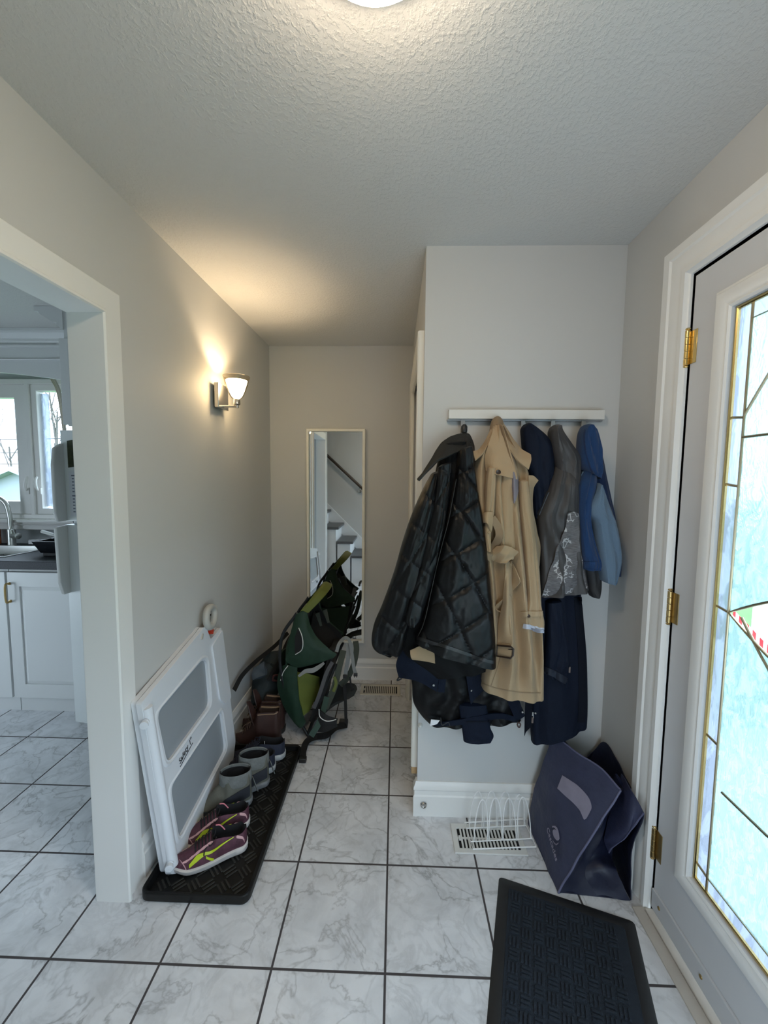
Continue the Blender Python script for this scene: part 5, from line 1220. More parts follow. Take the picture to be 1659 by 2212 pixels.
# ---- 2 trench coat
M_TR = mat('beige cotton twill', (.375, .265, .155), .8, bump=.3, bscale=420, var=.10, vscale=9, sheen=.1); M_TRD = mat('beige twill inside', (.27, .19, .115), .85, bump=.2, bscale=300); M_TRL = mat('lilac grey coat lining', (.20, .18, .21), .7); M_HORN = mat('dark horn', (.035, .022, .016), .3)
tr = thing('trench_coat', 'beige belted trench coat hanging between the black and navy jackets', 'coat', (.47, .45, .59))
def trf(u, s):
    return .034 * sin((u * 3.3 + .35 * noise.noise(V((u * 2, s * 2.5, 1)))) * 2 * PI + .6) * (.45 + .35 * s) * (1 - .75 * ss(.82, 1, s)) + .006 * noise.noise(V((u * 7, s * 6, 4))) + .003 * noise.noise(V((u * 16, s * 14, 6)))
tb_ = garment([(1064, 922, 1086, 922), (1050, 950, 1104, 955), (1030, 980, 1124, 990), (1022, 1010, 1139, 1022), (1020, 1060, 1143, 1060), (1026, 1120, 1149, 1120), (1036, 1190, 1158, 1190), (1044, 1260, 1163, 1260), (1048, 1330, 1166, 1330), (1050, 1400, 1169, 1400), (1043, 1450, 1170, 1455), (1040, 1482, 1170, 1502)], .46, lambda s: .03 + .045 * min(1, s * 2.2), .06, 200, 130, trf)
tv = bvh(tb_); tb_.build('body', M_TR, tr)
strip(tv, [(1042, 1476), (1070, 1486), (1120, 1495), (1168, 1497)], 2.2, .0015, .001).build('hem_stitch', M_TRD, tr)
strip(tv, [(1085, 1400), (1075, 1440), (1060, 1484)], 1.6, .0015, .001).build('seam', M_TRD, tr)
# storm flap
sf = over(tv, [[(1068, 920), (1073, 919), (1079, 921)], [(1056, 955), (1072, 955), (1088, 950)], [(1049, 985), (1072, 990), (1102, 990)], [(1050, 1012, .004), (1068, 1008, .010), (1114, 1018, .006)], [(1051, 1017, .008), (1071, 1025, .016), (1118, 1036, .010)]], 50, 60, .012, .0035, 28, 3)
for r_ in sf[-9:]:
    pass
mb = MB(); mb.sheet(sf, .003); mb.build('storm_flap', M_TR, tr)
sf2 = over(tv, [[(1100, 1015, .006), (1110, 1020, .008), (1119, 1036, .004)], [(1106, 1040, .004), (1112, 1050, .008), (1119, 1058, .004)], [(1108, 1068, .003), (1111, 1075, .006), (1116, 1072, .003)], [(1110, 1086, .002), (1111, 1087, .003), (1112, 1086, .002)]], 24, 16, .010, .002, 28, 5)
mb = MB(); mb.sheet(sf2, .003); mb.build('flap_lining', M_TRL, tr)
sfv = BVHTree.FromPolygons([tuple(p) for r_ in sf for p in r_], [(i * 60 + j, i * 60 + j + 1, (i + 1) * 60 + j + 1, (i + 1) * 60 + j) for i in range(49) for j in range(59)])
def button(p, r, parent, m2=M_HORN, ax=None):
    mb = MB(); a = ax or (CAM - p).normalized(); mb.lathe([(.0005, -.001), (r, -.001), (r * 1.02, .002), (r * .9, .0036), (r * .55, .0026), (.0005, .0028)], p, a, 20); return mb.build('button', m2, parent)
button(hit([tv, sfv], 1076.5, 1020, .003), .0085, tr)
# collar: stand loop on the hook and right collar leaf with pointed tip
st1 = grid([[Y(1058, 932, .50), Y(1064, 908, .515), Y(1075, 900, .52), Y(1084, 906, .515), Y(1088, 922, .50)], [Y(1060, 934, .47), Y(1066, 915, .475), Y(1075, 908, .475), Y(1083, 914, .472), Y(1086, 926, .465)], [Y(1062, 930, .455), Y(1068, 921, .45), Y(1075, 918, .448), Y(1081, 921, .45), Y(1084, 930, .45)]], 18, 36, .002, 25, 2)
mb = MB(); mb.sheet(st1, .004); mb.build('collar_stand', M_TRD, tr)
cl = grid([[Y(1086, 914, .50), Y(1100, 936, .485), Y(1115, 958, .465), Y(1128, 972, .44), Y(1147, 983, .41)], [Y(1080, 924, .45), Y(1094, 950, .435), Y(1110, 972, .415), Y(1126, 990, .40), Y(1147, 995, .395)], [Y(1079, 934, .43), Y(1088, 956, .415), Y(1106, 978, .395), Y(1124, 1000, .385), Y(1142, 1015, .39)]], 26, 44, .003, 22, 9)
mb = MB(); mb.sheet(cl, .005); mb.build('collar', M_TR, tr)
cl2 = grid([[Y(1062, 926, .47), Y(1050, 950, .455), Y(1036, 970, .44), Y(1021, 976, .42)], [Y(1064, 930, .44), Y(1054, 955, .425), Y(1044, 978, .405), Y(1027, 995, .39)]], 14, 30, .002, 22, 12)
mb = MB(); mb.sheet(cl2, .004); mb.build('collar', M_TR, tr)
fa = grid([[Y(1141, 1027, .405), Y(1152, 1028, .41), Y(1163, 1037, .415)], [Y(1142, 1055, .40), Y(1147, 1058, .415), Y(1152, 1058, .425)], [Y(1146, 1100, .41), Y(1149, 1100, .43), Y(1151, 1100, .44)], [Y(1154, 1150, .42), Y(1157, 1150, .44), Y(1160, 1150, .45)], [Y(1160, 1190, .43), Y(1163, 1185, .445), Y(1167, 1182, .455)], [Y(1160, 1230, .44), Y(1162, 1225, .45), Y(1164, 1222, .46)]], 50, 14, .002, 20, 3)
mb = MB(); mb.sheet(fa, .004); mb.build('front_facing', M_TR, tr)
# left sleeve folded in, with strap
s1 = garment([(1054, 1012, 1070, 1012), (1051, 1045, 1070, 1045), (1049, 1085, 1068, 1085), (1047, 1115, 1066, 1118), (1046, 1150, 1060, 1150), (1050, 1190, 1060, 1190)], .385, .018, .04, 60, 36, drape(1, .003, 3)); s1v = bvh(s1); s1.build('sleeve', M_TR, tr)
lb = over([s1v, tv], [[(1036, 1112), (1050, 1107), (1064, 1106)], [(1037, 1124), (1050, 1122, .008), (1064, 1125)], [(1038, 1132), (1052, 1130, .008), (1060, 1150)]], 16, 22, .008)
mb = MB(); mb.sheet(lb, .004); mb.build('sleeve_strap', M_TR, tr)
mb = MB(); mb.sheet(strap([hit([s1v, tv], *q) for q in ((1062, 1106), (1063, 1125), (1060, 1145), (1055, 1152))], .007, .004, (0, -1, 0), 20), .004); mb.build('sleeve_strap', M_TR, tr)
# middle tube fold and right sleeve
s2 = garment([(1084, 1026, 1112, 1032), (1080, 1060, 1111, 1062), (1081, 1110, 1112, 1110), (1082, 1150, 1113, 1150), (1083, 1190, 1112, 1190), (1090, 1206, 1108, 1206)], .40, .026, .04, 60, 40, drape(1, .003, 13)); s2v = bvh(s2); s2.build('front_fold', M_TR, tr)
s3 = garment([(1120, 1040, 1138, 1040), (1122, 1090, 1144, 1090), (1127, 1140, 1150, 1140), (1132, 1190, 1156, 1190), (1136, 1240, 1160, 1240), (1138, 1290, 1165, 1290), (1132, 1316, 1170, 1320), (1129, 1338, 1174, 1340), (1129, 1348, 1174, 1354)], .395, .028, .04, 110, 48, drape(1.3, .004, 17)); s3v = bvh(s3); s3.build('sleeve', M_TR, tr)
strip([s3v, tv], [(1127, 1328), (1140, 1326), (1158, 1326), (1172, 1325)], 11, .004, .004).build('cuff_strap', M_TR, tr)
strip([s3v, tv], [(1131, 1352), (1146, 1355), (1162, 1361), (1175, 1362)], 10, .006, .001).build('cuff_lining', mat('pale blue cuff lining', (.48, .50, .58), .8), tr)
button(hit([s3v, tv], 1142, 1331, .008), .006, tr)
# belt: knot, loops, hanging end with buckle
al = [tv, s1v, s2v, s3v]
kn = over(al, [[(1074, 1180), (1090, 1178), (1104, 1182), (1121, 1192)], [(1062, 1192), (1080, 1194, .012), (1096, 1198, .012), (1110, 1202)], [(1053, 1203), (1066, 1211), (1080, 1216, .006), (1094, 1217)]], 22, 30, .016, .0015, 30, 1, .42, True)
mb = MB(); mb.sheet(kn, .005); mb.build('belt', M_TR, tr)
mb = MB(); mb.sheet(strap([hit(al, *q) for q in ((1063, 1118, .006), (1076, 1140, .012), (1078, 1160, .016), (1066, 1182, .016), (1056, 1196, .014), (1062, 1208, .012))], .026, .004, (.3, -1, 0), 40, lambda s: .9 * sin(PI * s)), .004); mb.build('belt', M_TRD, tr)
bh = over(al, [[(1093, 1214), (1100, 1214), (1107, 1212)], [(1090, 1250), (1098, 1252, .006), (1106, 1250)], [(1087, 1300), (1096, 1302, .006), (1104, 1300)], [(1078, 1345), (1092, 1348, .004), (1107, 1345)], [(1075, 1388), (1090, 1391, .004), (1107, 1393)]], 50, 20, .010, .002, 26, 7)
mb = MB(); mb.sheet(bh, .004); mb.build('belt', M_TR, tr)
mb = MB(); mb.sheet(over(al, [[(1104, 1216), (1109, 1218)], [(1108, 1230, .004), (1118, 1240, .010)], [(1107, 1248, .002), (1123, 1258, .010)], [(1103, 1268), (1108, 1276, .004)], [(1101, 1286), (1104, 1290)]], 30, 10, .008), .003); mb.build('belt', M_TR, tr)
bc = [hit(al, *q, .016) for q in ((1074, 1394), (1104, 1397), (1109, 1402), (1108, 1416), (1103, 1422), (1073, 1417))]
mb = MB(); mb.tube(bc, .0035, 8, closed=True); mb.tube([hit(al, 1076, 1400, .014), hit(al, 1106, 1403, .014)], .0024, 8); mb.build('buckle', M_HORN, tr, label='dark horn belt buckle')
mb = MB(); mb.sheet(over(al, [[(1075, 1388), (1106, 1392)], [(1074, 1406), (1105, 1410)], [(1074, 1414), (1104, 1418)]], 10, 10, .011), .004); mb.build('belt', M_TR, tr)
# pocket welt, and the far sleeve end showing under the black jacket
pw_ = over(al, [[(1090, 1290), (1098, 1288)], [(1070, 1312), (1076, 1316)], [(1088, 1328), (1092, 1322)]], 14, 8, .0015); mb = MB(); mb.sheet(pw_, .002); mb.build('pocket_welt', M_TR, tr)
mb = MB(); mb.sheet(grid([[Y(888, 1404, .405), Y(915, 1392, .40), Y(934, 1394, .405)], [Y(888, 1414, .40), Y(915, 1414, .395), Y(938, 1416, .40)], [Y(892, 1420, .405), Y(915, 1424, .40), Y(940, 1430, .405)]], 12, 14, .002), .02); mb.build('sleeve_end', M_TR, tr)

# ---- 3 long navy parka on the third hook
M_NV = mat('navy cotton shell', (.0035, .007, .018), .75, bump=.3, bscale=260, var=.2, vscale=10, spec=.2); M_NVD = mat('dark navy shell', (.003, .005, .011), .8, spec=.2)
pk_ = thing('parka', 'long navy hooded parka hanging behind the grey jacket, reaching lowest on the wall', 'coat', (.62, .5, .40))
ho = garment([(1132, 920, 1142, 918), (1127, 928, 1164, 931), (1128, 950, 1182, 948), (1130, 980, 1193, 972), (1132, 1010, 1194, 1005), (1138, 1045, 1190, 1045), (1145, 1085, 1180, 1085), (1150, 1118, 1166, 1118)], .505, .05, .05, 60, 56, drape(1.6, .006, 3)); hv = bvh(ho); ho.build('hood', M_NV, pk_)
pb = garment([(1142, 990, 1192, 985), (1142, 1060, 1205, 1060), (1146, 1140, 1225, 1140), (1152, 1220, 1244, 1220), (1156, 1290, 1252, 1280), (1155, 1360, 1258, 1340), (1150, 1430, 1264, 1410), (1146, 1500, 1266, 1480), (1146, 1560, 1266, 1530), (1148, 1601, 1264, 1562)], .52, lambda s: .03 + .022 * s, .035, 160, 90, drape(2.2, .007, 23)); pv = bvh(pb); pb.build('body', M_NV, pk_)
pl_ = grid([[Y(1136, 1490, .495), Y(1146, 1490, .485), Y(1151, 1490, .48)], [Y(1134, 1540, .495), Y(1142, 1545, .487), Y(1149, 1545, .48)], [Y(1133, 1590, .50), Y(1137, 1580, .495), Y(1146, 1570, .488)]], 20, 10); mb = MB(); mb.sheet(pl_, .006); mb.build('front_placket', M_NVD, pk_)
sv = garment([(1180, 1300, 1210, 1296), (1180, 1350, 1218, 1350), (1178, 1390, 1226, 1395), (1176, 1425, 1228, 1430), (1174, 1444, 1224, 1452), (1174, 1448, 1224, 1484)], .475, .03, .03, 70, 44, drape(1.5, .006, 31)); svv = bvh(sv); sv.build('sleeve', M_NV, pk_)
strip([svv, pv], [(1174, 1446), (1196, 1455), (1224, 1472)], 14, .004, .003).build('cuff', mat('navy cuff', (.0045, .009, .022), .7), pk_)
strip(pv, [(1248, 1290), (1256, 1400), (1258, 1500), (1256, 1560)], 16, .003, .002, 40).build('side_panel', M_NVD, pk_)
M_ZIP = mat('silver zip metal', (.6, .6, .6), .3, 1.0); M_LEA = mat('taupe leather pull', (.19, .14, .12), .6)
def zip_pull(p, parent, L=.022):
    mb = MB(); mb.box(p.x - .004, p.y - .006, p.z, p.x + .004, p.y - .002, p.z + .016); mb.tube([p + V((-.003, -.006, .006)), p + V((-.004, -.008, -.006)), p + V((.004, -.008, -.006)), p + V((.003, -.006, .006))], .0014, 6); z_ = mb.build('zip_slider', M_ZIP, parent)
    mb = MB(); mb.box(p.x - .004, p.y - .009, p.z - .006 - L, p.x + .004, p.y - .006, p.z - .004); mb.build('zip_pull', M_LEA, parent, bevel=.001)
strip([pv], [(1151, 1480), (1150, 1520), (1149, 1560)], 3, .002, .003).build('zip', M_NVD, pk_)
zip_pull(hit(pv, 1149, 1545, .004), pk_); p = hit(pv, 1230, 1440, .003); mb = MB(); mb.box(p.x - .003, p.y - .003, p.z - .024, p.x + .004, p.y, p.z); mb.build('zip_pull', M_LEA, pk_, bevel=.001)
button(hit(pv, 1157, 1541, .002), .0038, pk_, M_ZIP)

# ---- 4 grey printed jacket
M_GJ = mat('charcoal rain shell', (.052, .050, .052), .6, bump=.25, bscale=60, bdist=.003, var=.12)
def print_mat():
    m = mat('grey jacket print', (.115, .112, .118), .65)
    nt = m.node_tree; N = nt.nodes; L = nt.links; b = N['Principled BSDF']; tc = N.new('ShaderNodeTexCoord')
    vo = N.new('ShaderNodeTexVoronoi'); vo.feature = 'DISTANCE_TO_EDGE'; vo.inputs['Scale'].default_value = 48; L.new(tc.outputs['Object'], vo.inputs['Vector'])
    lt = N.new('ShaderNodeMath'); lt.operation = 'LESS_THAN'; lt.inputs[1].default_value = .06; L.new(vo.outputs['Distance'], lt.inputs[0])
    v2 = N.new('ShaderNodeTexVoronoi'); v2.inputs['Scale'].default_value = 24; L.new(tc.outputs['Object'], v2.inputs['Vector'])
    l2 = N.new('ShaderNodeMath'); l2.operation = 'LESS_THAN'; l2.inputs[1].default_value = .47; L.new(v2.outputs['Distance'], l2.inputs[0])
    mu = N.new('ShaderNodeMath'); mu.operation = 'MULTIPLY'; L.new(lt.outputs[0], mu.inputs[0]); L.new(l2.outputs[0], mu.inputs[1])
    mx = N.new('ShaderNodeMix'); mx.data_type = 'RGBA'; mx.inputs['B'].default_value = (.42, .42, .43, 1); L.new(mu.outputs[0], mx.inputs['Factor'])
    wv = N.new('ShaderNodeTexNoise'); wv.inputs['Scale'].default_value = 1; mp = N.new('ShaderNodeMapping'); mp.inputs['Scale'].default_value = (60, 60, 700); L.new(tc.outputs['Object'], mp.inputs['Vector']); L.new(mp.outputs['Vector'], wv.inputs['Vector'])
    cr_ = N.new('ShaderNodeValToRGB'); cr_.color_ramp.elements[0].color = (.06, .058, .062, 1); cr_.color_ramp.elements[1].color = (.17, .165, .175, 1); cr_.color_ramp.elements[0].position = .3; cr_.color_ramp.elements[1].position = .7; L.new(wv.outputs['Fac'], cr_.inputs['Fac']); L.new(cr_.outputs['Color'], mx.inputs['A'])
    L.new(mx.outputs['Result'], b.inputs['Base Color']); return m
M_GP = print_mat()
gj = thing('child_jacket', "grey child's rain jacket with a white line print on its lower part", 'jacket', (.66, .46, .87))
gh = garment([(1193, 922, 1208, 922), (1188, 935, 1214, 935), (1190, 960, 1232, 960), (1196, 990, 1249, 985), (1200, 1010, 1251, 1010), (1202, 1040, 1249, 1042), (1206, 1062, 1240, 1066)], .48, .045, .05, 70, 56, drape(1.8, .008, 41)); ghv = bvh(gh); gh.build('hood', M_GJ, gj)
gb = garment([(1198, 985, 1232, 990), (1188, 1040, 1244, 1050), (1172, 1085, 1248, 1090), (1161, 1115, 1250, 1120), (1164, 1160, 1252, 1165), (1168, 1210, 1258, 1210), (1166, 1260, 1264, 1248), (1167, 1288, 1268, 1272)], .465, .05, .05, 140, 90, drape(1.5, .013, 47), ycf=lambda s: .465 + .05 * (1 - ss(0, .16, s))); gv = bvh(gb)
gb.build('body', M_GJ, gj)
pr = over(gv, [[(1226, 1108), (1240, 1106), (1249, 1110)], [(1219, 1145), (1236, 1145), (1251, 1148)], [(1203, 1185), (1228, 1185), (1254, 1185)], [(1190, 1225), (1225, 1225), (1259, 1222)], [(1178, 1262), (1222, 1260), (1265, 1250)], [(1170, 1288), (1222, 1283), (1268, 1271)]], 70, 60, .007, .0035, 26, 3)
mb = MB(); mb.sheet(pr, .003); mb.build('printed_panel', M_GP, gj)
strip(gv, [(1183, 1062), (1172, 1088), (1162, 1112)], 6, .003, .003).build('front_placket', mat('slate placket', (.05, .06, .075), .6), gj)
gs = garment([(1252, 1180, 1278, 1180), (1258, 1220, 1290, 1220), (1266, 1255, 1296, 1250), (1268, 1272, 1296, 1272), (1276, 1288, 1292, 1288)], .485, .03, .03, 40, 36, drape(1, .003, 3)); gs.build('sleeve', mat('black grey sleeve', (.025, .025, .027), .7), gj)

# ---- 5 blue fleece
M_BL = mat('royal blue fleece', (.006, .036, .118), .95, bump=.6, bscale=420, var=.15, sheen=.12); M_LB = mat('pale blue fleece', (.115, .18, .26), .95, bump=.6, bscale=420, sheen=.1); M_DB = mat('deep blue fleece', (.004, .020, .072), .95, bump=.6, bscale=420, sheen=.1)
fl_ = thing('fleece_jacket', "two tone blue child's fleece jacket hanging rightmost on the coat rack", 'jacket', (.78, .46, .95))
fb = garment([(1268, 960, 1288, 955), (1262, 1000, 1300, 990), (1258, 1040, 1308, 1030), (1258, 1085, 1318, 1075), (1258, 1130, 1328, 1120), (1262, 1180, 1336, 1170), (1266, 1225, 1341, 1215), (1300, 1240, 1338, 1243)], .50, .03, .04, 90, 60, drape(1.8, .006, 51)); fb.build('back', M_DB, fl_)
fh = garment([(1262, 921, 1273, 921), (1254, 935, 1284, 935), (1250, 960, 1292, 962), (1250, 990, 1295, 992), (1256, 1010, 1294, 1018), (1270, 1022, 1288, 1036)], .47, .05, .05, 70, 56, drape(1.5, .008, 53)); fhv = bvh(fh); fh.build('hood', M_BL, fl_)
strip(fhv, [(1263, 928), (1262, 950), (1266, 980), (1275, 1010), (1287, 1034)], 3, .003, .001).build('hood_seam', M_DB, fl_)
ff = garment([(1264, 995, 1280, 1000), (1250, 1036, 1284, 1044), (1247, 1080, 1272, 1086), (1247, 1120, 1270, 1120), (1249, 1160, 1278, 1160), (1252, 1195, 1288, 1195), (1256, 1212, 1294, 1214), (1258, 1228, 1292, 1229)], .445, .04, .04, 90, 48, drape(1.2, .007, 57), ycf=lambda s: .445 + .06 * (1 - ss(0, .2, s))); ffv = bvh(ff); ff.build('front', M_BL, fl_)
strip(ffv, [(1257, 1220), (1275, 1221), (1292, 1221)], 14, .004, .002).build('hem_band', M_BL, fl_)
mb = MB(); mb.sheet(over(ffv, [[(1252, 1018), (1260, 1019)], [(1249, 1030), (1254, 1030)]], 8, 8, .004), .003); mb.build('shoulder_patch', M_LB, fl_)
fs = garment([(1286, 1046, 1292, 1050), (1276, 1070, 1302, 1068), (1266, 1092, 1311, 1090), (1268, 1110, 1318, 1108), (1279, 1124, 1324, 1124), (1284, 1150, 1330, 1148), (1288, 1180, 1335, 1178), (1292, 1215, 1337, 1208), (1299, 1248, 1326, 1252), (1301, 1255, 1322, 1259)], .44, .045, .04, 110, 52, drape(1.2, .007, 61)); fsv = bvh(fs); fs.build('sleeve', M_LB, fl_)

# ---- 6 navy jacket with black lining, hanging under the black one
nj = thing('work_jacket', 'navy jacket with black lining and snaps, hanging low underneath the black quilted jacket', 'jacket', (.28, .5, .40))
NL = mat('glossy black lining', (.0025, .0025, .003), .45, spec=.25, bump=.3, bscale=40, bdist=.004)
def lnf(u, s): return .010 * sin((u * 4 + 1.2 * s + .5 * noise.noise(V((u * 3, s * 3, 2)))) * 2 * PI) * (1 - .3 * s) + .004 * noise.noise(V((u * 12, s * 12, 7)))
ln = garment([(888, 1380, 1098, 1380), (886, 1440, 1108, 1440), (890, 1480, 1112, 1480), (893, 1515, 1116, 1505), (910, 1543, 1120, 1530), (930, 1563, 1124, 1552)], .525, .045, .03, 80, 110, lnf); nv_ = bvh(ln); ln.build('lining', NL, nj)
shl = grid([[Y(868, 1396, .46), Y(900, 1398, .45), Y(946, 1412, .45)], [Y(857, 1428, .46), Y(895, 1432, .44), Y(947, 1440, .44)], [Y(857, 1446, .47), Y(892, 1452, .44), Y(947, 1462, .44)], [Y(862, 1462, .48), Y(895, 1466, .45), Y(920, 1480, .445), Y(947, 1494, .45)][0:1] + [Y(898, 1470, .45), Y(946, 1494, .45)]], 34, 40, .004, 24, 3)
mb = MB(); mb.sheet(shl, .006); mb.build('shell', M_NV, nj)
mb = MB(); mb.sheet(grid([[Y(946, 1440, .445), Y(962, 1444, .45)], [Y(947, 1465, .445), Y(963, 1466, .45)], [Y(946, 1494, .455), Y(960, 1496, .455)]], 16, 8, .002), .006); mb.build('shell', M_NV, nj)
mb = MB(); mb.sheet(over(nv_, [[(1006, 1440), (1022, 1436), (1036, 1436)], [(1008, 1468), (1026, 1466), (1040, 1470)], [(1012, 1495), (1028, 1492), (1051, 1484)], [(1017, 1522), (1024, 1512), (1036, 1500)]], 22, 16, .010), .005); mb.build('placket', M_NV, nj)
mb = MB(); mb.sheet(over(nv_, [[(1086, 1470), (1098, 1470), (1108, 1480)], [(1092, 1505), (1106, 1502), (1116, 1502)], [(1104, 1535), (1116, 1530), (1128, 1530)], [(1114, 1558), (1122, 1554), (1134, 1546)]], 22, 14, .008, dflt=.49), .006); mb.build('placket', M_NV, nj)
mb = MB(); mb.sheet(over(nv_, [[(934, 1562), (980, 1556), (1030, 1546), (1080, 1540), (1112, 1548)], [(938, 1568), (985, 1566), (1030, 1560), (1080, 1552), (1116, 1560)]], 12, 50, .008, .002, 30, 5, dflt=.49), .006); mb.build('hem_band', M_NV, nj)
cf_ = garment([(990, 1520, 1050, 1520), (994, 1552, 1056, 1552), (998, 1575, 1060, 1574), (1000, 1590, 1066, 1588), (1001, 1599, 1060, 1602)], .485, .02, .03, 40, 40, drape(1, .002, 2)); cfv = bvh(cf_); cf_.build('sleeve', M_NV, nj)
strip(cfv, [(998, 1558), (1030, 1559), (1058, 1558)], 3, .002, .001).build('cuff_seam', M_NVD, nj)
for q in ((937, 1481), (1018, 1492), (1129, 1539)): button(hit([nv_, BVHTree.FromPolygons([tuple(p) for r_ in shl for p in r_], [(i * 40 + j, i * 40 + j + 1, (i + 1) * 40 + j + 1, (i + 1) * 40 + j) for i in range(33) for j in range(39)])], *q, .012, .48), .0042, nj, M_ZIP)
p = Y(1120, 1560, .478); mb = MB(); mb.tube(curve([p, p + V((-.004, 0, -.010)), p + V((.003, 0, -.022)), p + V((.008, 0, -.010)), p + V((.002, 0, 0))], 20), .003, 8); mb.build('zip_pull', mat('brown cord pull', (.08, .045, .04), .6), nj)
mb = MB(); mb.sheet(grid([[Y(931, 1554, .48), Y(950, 1556, .48)], [Y(929, 1568, .482), Y(944, 1564, .48)]], 6, 6), .002); mb.build('care_label', mat('white care label', (.75, .75, .78), .7), nj, label='white care label')
for pts in ([(952, 1550), (955, 1566), (968, 1560), (972, 1568)], [(862, 1462), (858, 1470), (868, 1466)]):
    mb = MB(); mb.tube(curve([Y(a, b, .475) for a, b in pts], 14), .0028, 8); mb.build('drawcord', M_BLACK, nj)
# ================================================================ OUTSIDE
M_LAWN = mat('lawn grass', (.06, .15, .035), .9, bump=.6, bscale=20, var=.35, vscale=3)
M_CONC = mat('pale concrete', (.42, .42, .40), .8, var=.12, vscale=5)
mb = MB(); mb.box(-40, 2.3, -.9, 40, 60, -.5); mb.box(1.3, -40, -.9, 40, 2.3, -.5); struct(mb.build('ground', M_LAWN, smooth=False))
mb = MB(); mb.box(1.03, -2.2, -.4, 3.0, 1.5, -.15); struct(mb.build('porch_slab', M_CONC, smooth=False))
def p_at(px, py, y): return at(px, py, 1, y)
# neighbour house behind the kitchen window
yh = 14.; a = p_at(-60, 1060, yh); b = p_at(40, 1018, yh); c_ = p_at(140, 1060, yh); g = p_at(40, 1100, yh)
t = thing('neighbour_house', 'pale house with a low gable roof beyond the kitchen window', 'house', (b.x, yh, -.5))
zr = b.z; ze = a.z
mb = MB(); mb.prism([(a.x, -.5), (c_.x, -.5), (c_.x, ze), (b.x, zr), (a.x, ze)], lambda p, q, r: V((p, r, q)), yh, yh + 8); mb.build('wall', mat('pale siding', (.30, .33, .36), .8), t, smooth=False)
mb = MB()
for (p, q) in ((a, b), (b, c_)):
    d = (q - p).normalized(); nrm = V((-d.z, 0, d.x)) * (.18 if d.x > 0 else .18)
    o0 = p - d * (.5 if p is a else 0); o1 = q + d * (.5 if q is c_ else 0)
    mb.prism([(o0.x, o0.z), (o1.x, o1.z), (o1.x + nrm.x, o1.z + nrm.z), (o0.x + nrm.x, o0.z + nrm.z)], lambda u, v_, r: V((u, r, v_)), yh - .4, yh + 8.4)
mb.build('roof', mat('pale grey shingles', (.36, .37, .39), .8), t, smooth=False)
mb = MB(); mb.box(b.x - .9, yh - .03, ze - 1.5, b.x - .1, yh + .02, ze - .6); mb.build('window', mat('dark window glass', (.05, .07, .09), .1), t, smooth=False)
M_BARK = mat('grey bark', (.10, .09, .085), .9)
def tree(label, x, y, h, seed, group):
    rnd = random.Random(seed); mb = MB()
    def br(p, d, L, r, lev):
        q = p + d * L; m_ = p.lerp(q, .5) + V((rnd.uniform(-.06, .06), rnd.uniform(-.06, .06), 0)) * L
        mb.tube([p, m_, q], [r, r * .85, r * .65], 5)
        if lev == 0: return
        for k in range(3 if lev > 1 else 4):
            nd = (d + V((rnd.uniform(-1, 1), rnd.uniform(-1, 1), rnd.uniform(-.15, .7))) * .75).normalized()
            br(p.lerp(q, rnd.uniform(.45, 1)), nd, L * rnd.uniform(.55, .75), r * .55, lev - 1)
    br(V((x, y, -.5)), V((0, 0, 1)), h * .42, h * .008, 5)
    return tag(mb.build('bare_tree', M_BARK), label, 'tree', group)
tree('bare leafless tree beyond the right pane of the kitchen window', p_at(125, 1000, 12).x, 12., 7., 3, 'bare trees outside')
tree('bare leafless tree low in the left pane of the kitchen window', p_at(22, 1000, 24).x, 24., 9., 8, 'bare trees outside')
up_ = p_at(-330, 1000, 10); pole = thing('utility_pole', 'wooden utility pole carrying three cables past the kitchen window', 'utility pole', (up_.x, 10, -.5))
mb = MB(); mb.tube([(up_.x, 10, -.5), (up_.x, 10, 5.2)], [.13, .10], 12); mb.build('pole', M_BARK, pole)
for k, py in enumerate((944, 974, 998)):
    p, q = p_at(-330, py, 10), p_at(300, py + 2, 10); mb = MB(); mb.tube([p, p.lerp(q, .5) - V((0, 0, .05)), q], .012, 5); mb.build('cable', mat('black cable', (.02, .02, .02), .6), pole)
# seen through the door glass: hedge, white post with warning tape
rnd = random.Random(4)
def bush(label, x, y, z0, rx, ry, rz, seed, m, n=900):
    r = random.Random(seed); mb = MB()
    for _ in range(n):
        a, b_, c = r.gauss(0, 1), r.gauss(0, 1), r.gauss(0, 1); v = V((a, b_, c)).normalized() * r.uniform(.6, 1)
        p = V((x + v.x * rx, y + v.y * ry, z0 + rz + v.z * rz)); s = r.uniform(.06, .12); u = V((r.uniform(-1, 1), r.uniform(-1, 1), r.uniform(-1, 1))).normalized(); w_ = u.orthogonal().normalized()
        mb.add([p - u * s, p + w_ * s * .4, p + u * s, p - w_ * s * .4], [(0, 1, 2, 3)])
    return tag(mb.build('bush', m, smooth=False, weld=False), label, 'bush', 'bushes beyond the front door')
ML = mat('pale green leaves', (.10, .17, .08), .7)
for k, (x, y, z, a, b_, c) in enumerate(((6.2, .9, -.5, 1.0, 1.4, .95), (7.5, -1.6, -.5, 1.1, 1.5, 1.15), (6.8, 3.4, -.5, 1., 1.3, .8))):
    bush(['dense green bush straight out from the door glass', 'tall green bush right of the dense one, beyond the door glass', 'low green bush nearest the house corner, beyond the door glass'][k], x, y, z, a, b_, c, 20 + k, ML)
q = at(1643, 1362, 0, 2.8)
pp = thing('porch_post', 'white porch post with red and white tape, seen through the clear door glass', 'post', (2.8, q.y, -.15))
mb = MB(); mb.box(2.76, q.y - .04, -.15, 2.84, q.y + .04, 2.2); mb.build('post', mat('white porch paint', (.6, .62, .62), .5), pp, smooth=False, bevel=.004)
q1 = at(1610, 1352, 0, 2.7); q2 = at(1659, 1402, 0, 2.7); P = curve([q1 + (q1 - q2) * .6, q1, q2, q2 + (q2 - q1) * .6 + V((0, 0, .08))], 40)
mb = MB(); mb.sheet([[p + V((0, 0, .03)), p - V((0, 0, .03))] for p in P], .002)
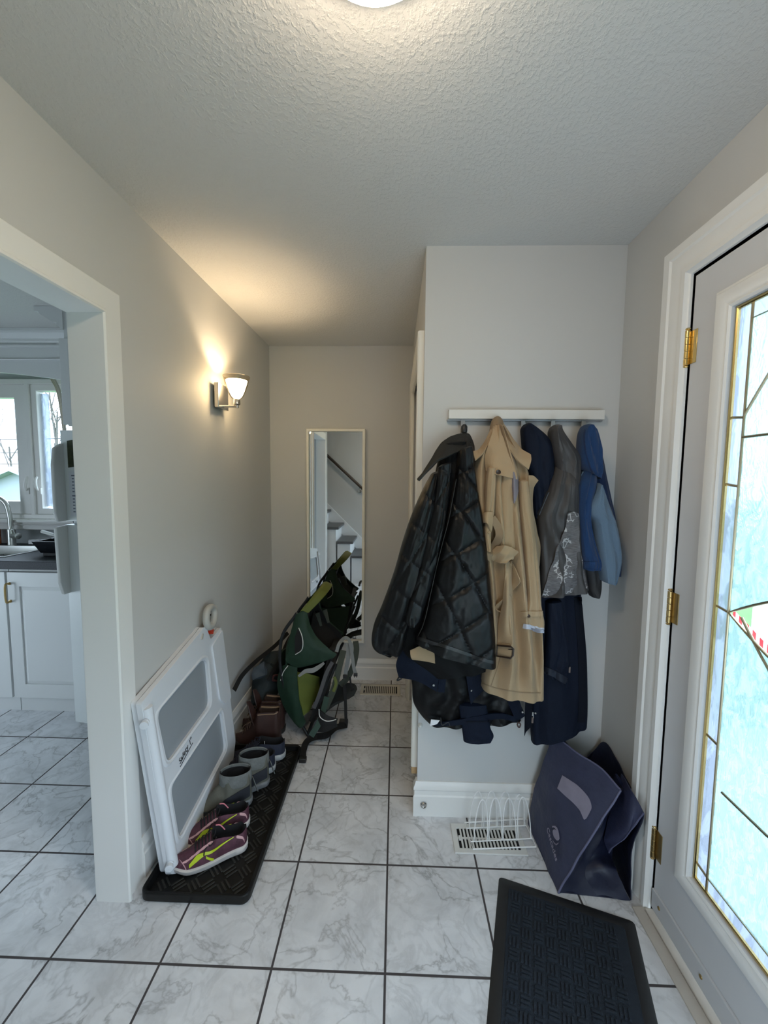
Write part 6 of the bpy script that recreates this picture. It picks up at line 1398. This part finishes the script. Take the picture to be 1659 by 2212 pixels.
mt = mat('red and white tape', (.7, .7, .7), .4); nt = mt.node_tree; ck = nt.nodes.new('ShaderNodeTexWave'); ck.bands_direction = 'Y'; ck.inputs['Scale'].default_value = 5; tcn = nt.nodes.new('ShaderNodeTexCoord'); nt.links.new(tcn.outputs['Object'], ck.inputs['Vector']); rp = nt.nodes.new('ShaderNodeValToRGB'); rp.color_ramp.interpolation = 'CONSTANT'; rp.color_ramp.elements[0].color = (.6, .02, .04, 1); rp.color_ramp.elements[1].color = (.8, .8, .8, 1); rp.color_ramp.elements[1].position = .5; nt.links.new(ck.outputs['Fac'], rp.inputs['Fac']); nt.links.new(rp.outputs['Color'], nt.nodes['Principled BSDF'].inputs['Base Color'])
mb.build('barrier_tape', mt, pp, label='red and white tape')
# ================================================================ LIGHT, OUTSIDE, CAMERA
sc = bpy.context.scene
w = bpy.data.worlds.new('overcast sky'); sc.world = w; w.use_nodes = True
nt = w.node_tree; bg = nt.nodes['Background']
bg.inputs['Color'].default_value = (.71, .865, 1.0, 1); bg.inputs['Strength'].default_value = 6.0
def portal(name, loc, rot, sx, sy):
    l = bpy.data.lights.new(name, 'AREA'); l.shape = 'RECTANGLE'; l.size = sx; l.size_y = sy
    l.cycles.is_portal = True
    o = bpy.data.objects.new(name, l); C.objects.link(o); o.location = loc; o.rotation_euler = rot; return o
portal('door_daylight', (XR + .16, (GY0 + GY1) / 2, (GZ0 + GZ1) / 2), (0, PI / 2, 0), 1.65, .68)
portal('added_window_portal', (.46, -1.66, .7), (PI / 2, 0, 0), .66, .9)  # portal of the added window behind the camera
portal('added_patio_portal', (KX0 - .12, .22, .68), (0, -PI / 2, 0), 1.05, .95)  # portal of the added kitchen window
portal('window_daylight', ((WX0 + WX1) / 2, KY1 + .14, (WZ0 + WZ1) / 2), (-PI / 2, 0, 0), 1.1, 1.0)
portal('added_sidelight_portal', (1.03, -1.19, 1.08), (0, PI / 2, 0), 1.96, .52)  # portal of the added sidelight
cam = bpy.data.cameras.new('camera'); co = bpy.data.objects.new('camera', cam); C.objects.link(co); sc.camera = co
cam.sensor_fit = 'HORIZONTAL'; cam.sensor_width = 36; cam.lens = FPX / 1659 * 36; cam.clip_start = .02
M = Matrix((CR, CU, -CW)).transposed().to_4x4(); M.translation = CAM; co.matrix_world = M
vs = sc.view_settings; sc.display_settings.display_device = 'sRGB'
vs.view_transform = 'Standard'; vs.look = 'None'; vs.gamma = 1; vs.use_curve_mapping = False; vs.exposure = 0.44
cy = sc.cycles; cy.use_denoising = True; cy.max_bounces = 10; cy.diffuse_bounces = 6; cy.glossy_bounces = 6; cy.transmission_bounces = 8; cy.transparent_max_bounces = 12
cy.sample_clamp_indirect = 6; cy.caustics_reflective = False; cy.caustics_refractive = False
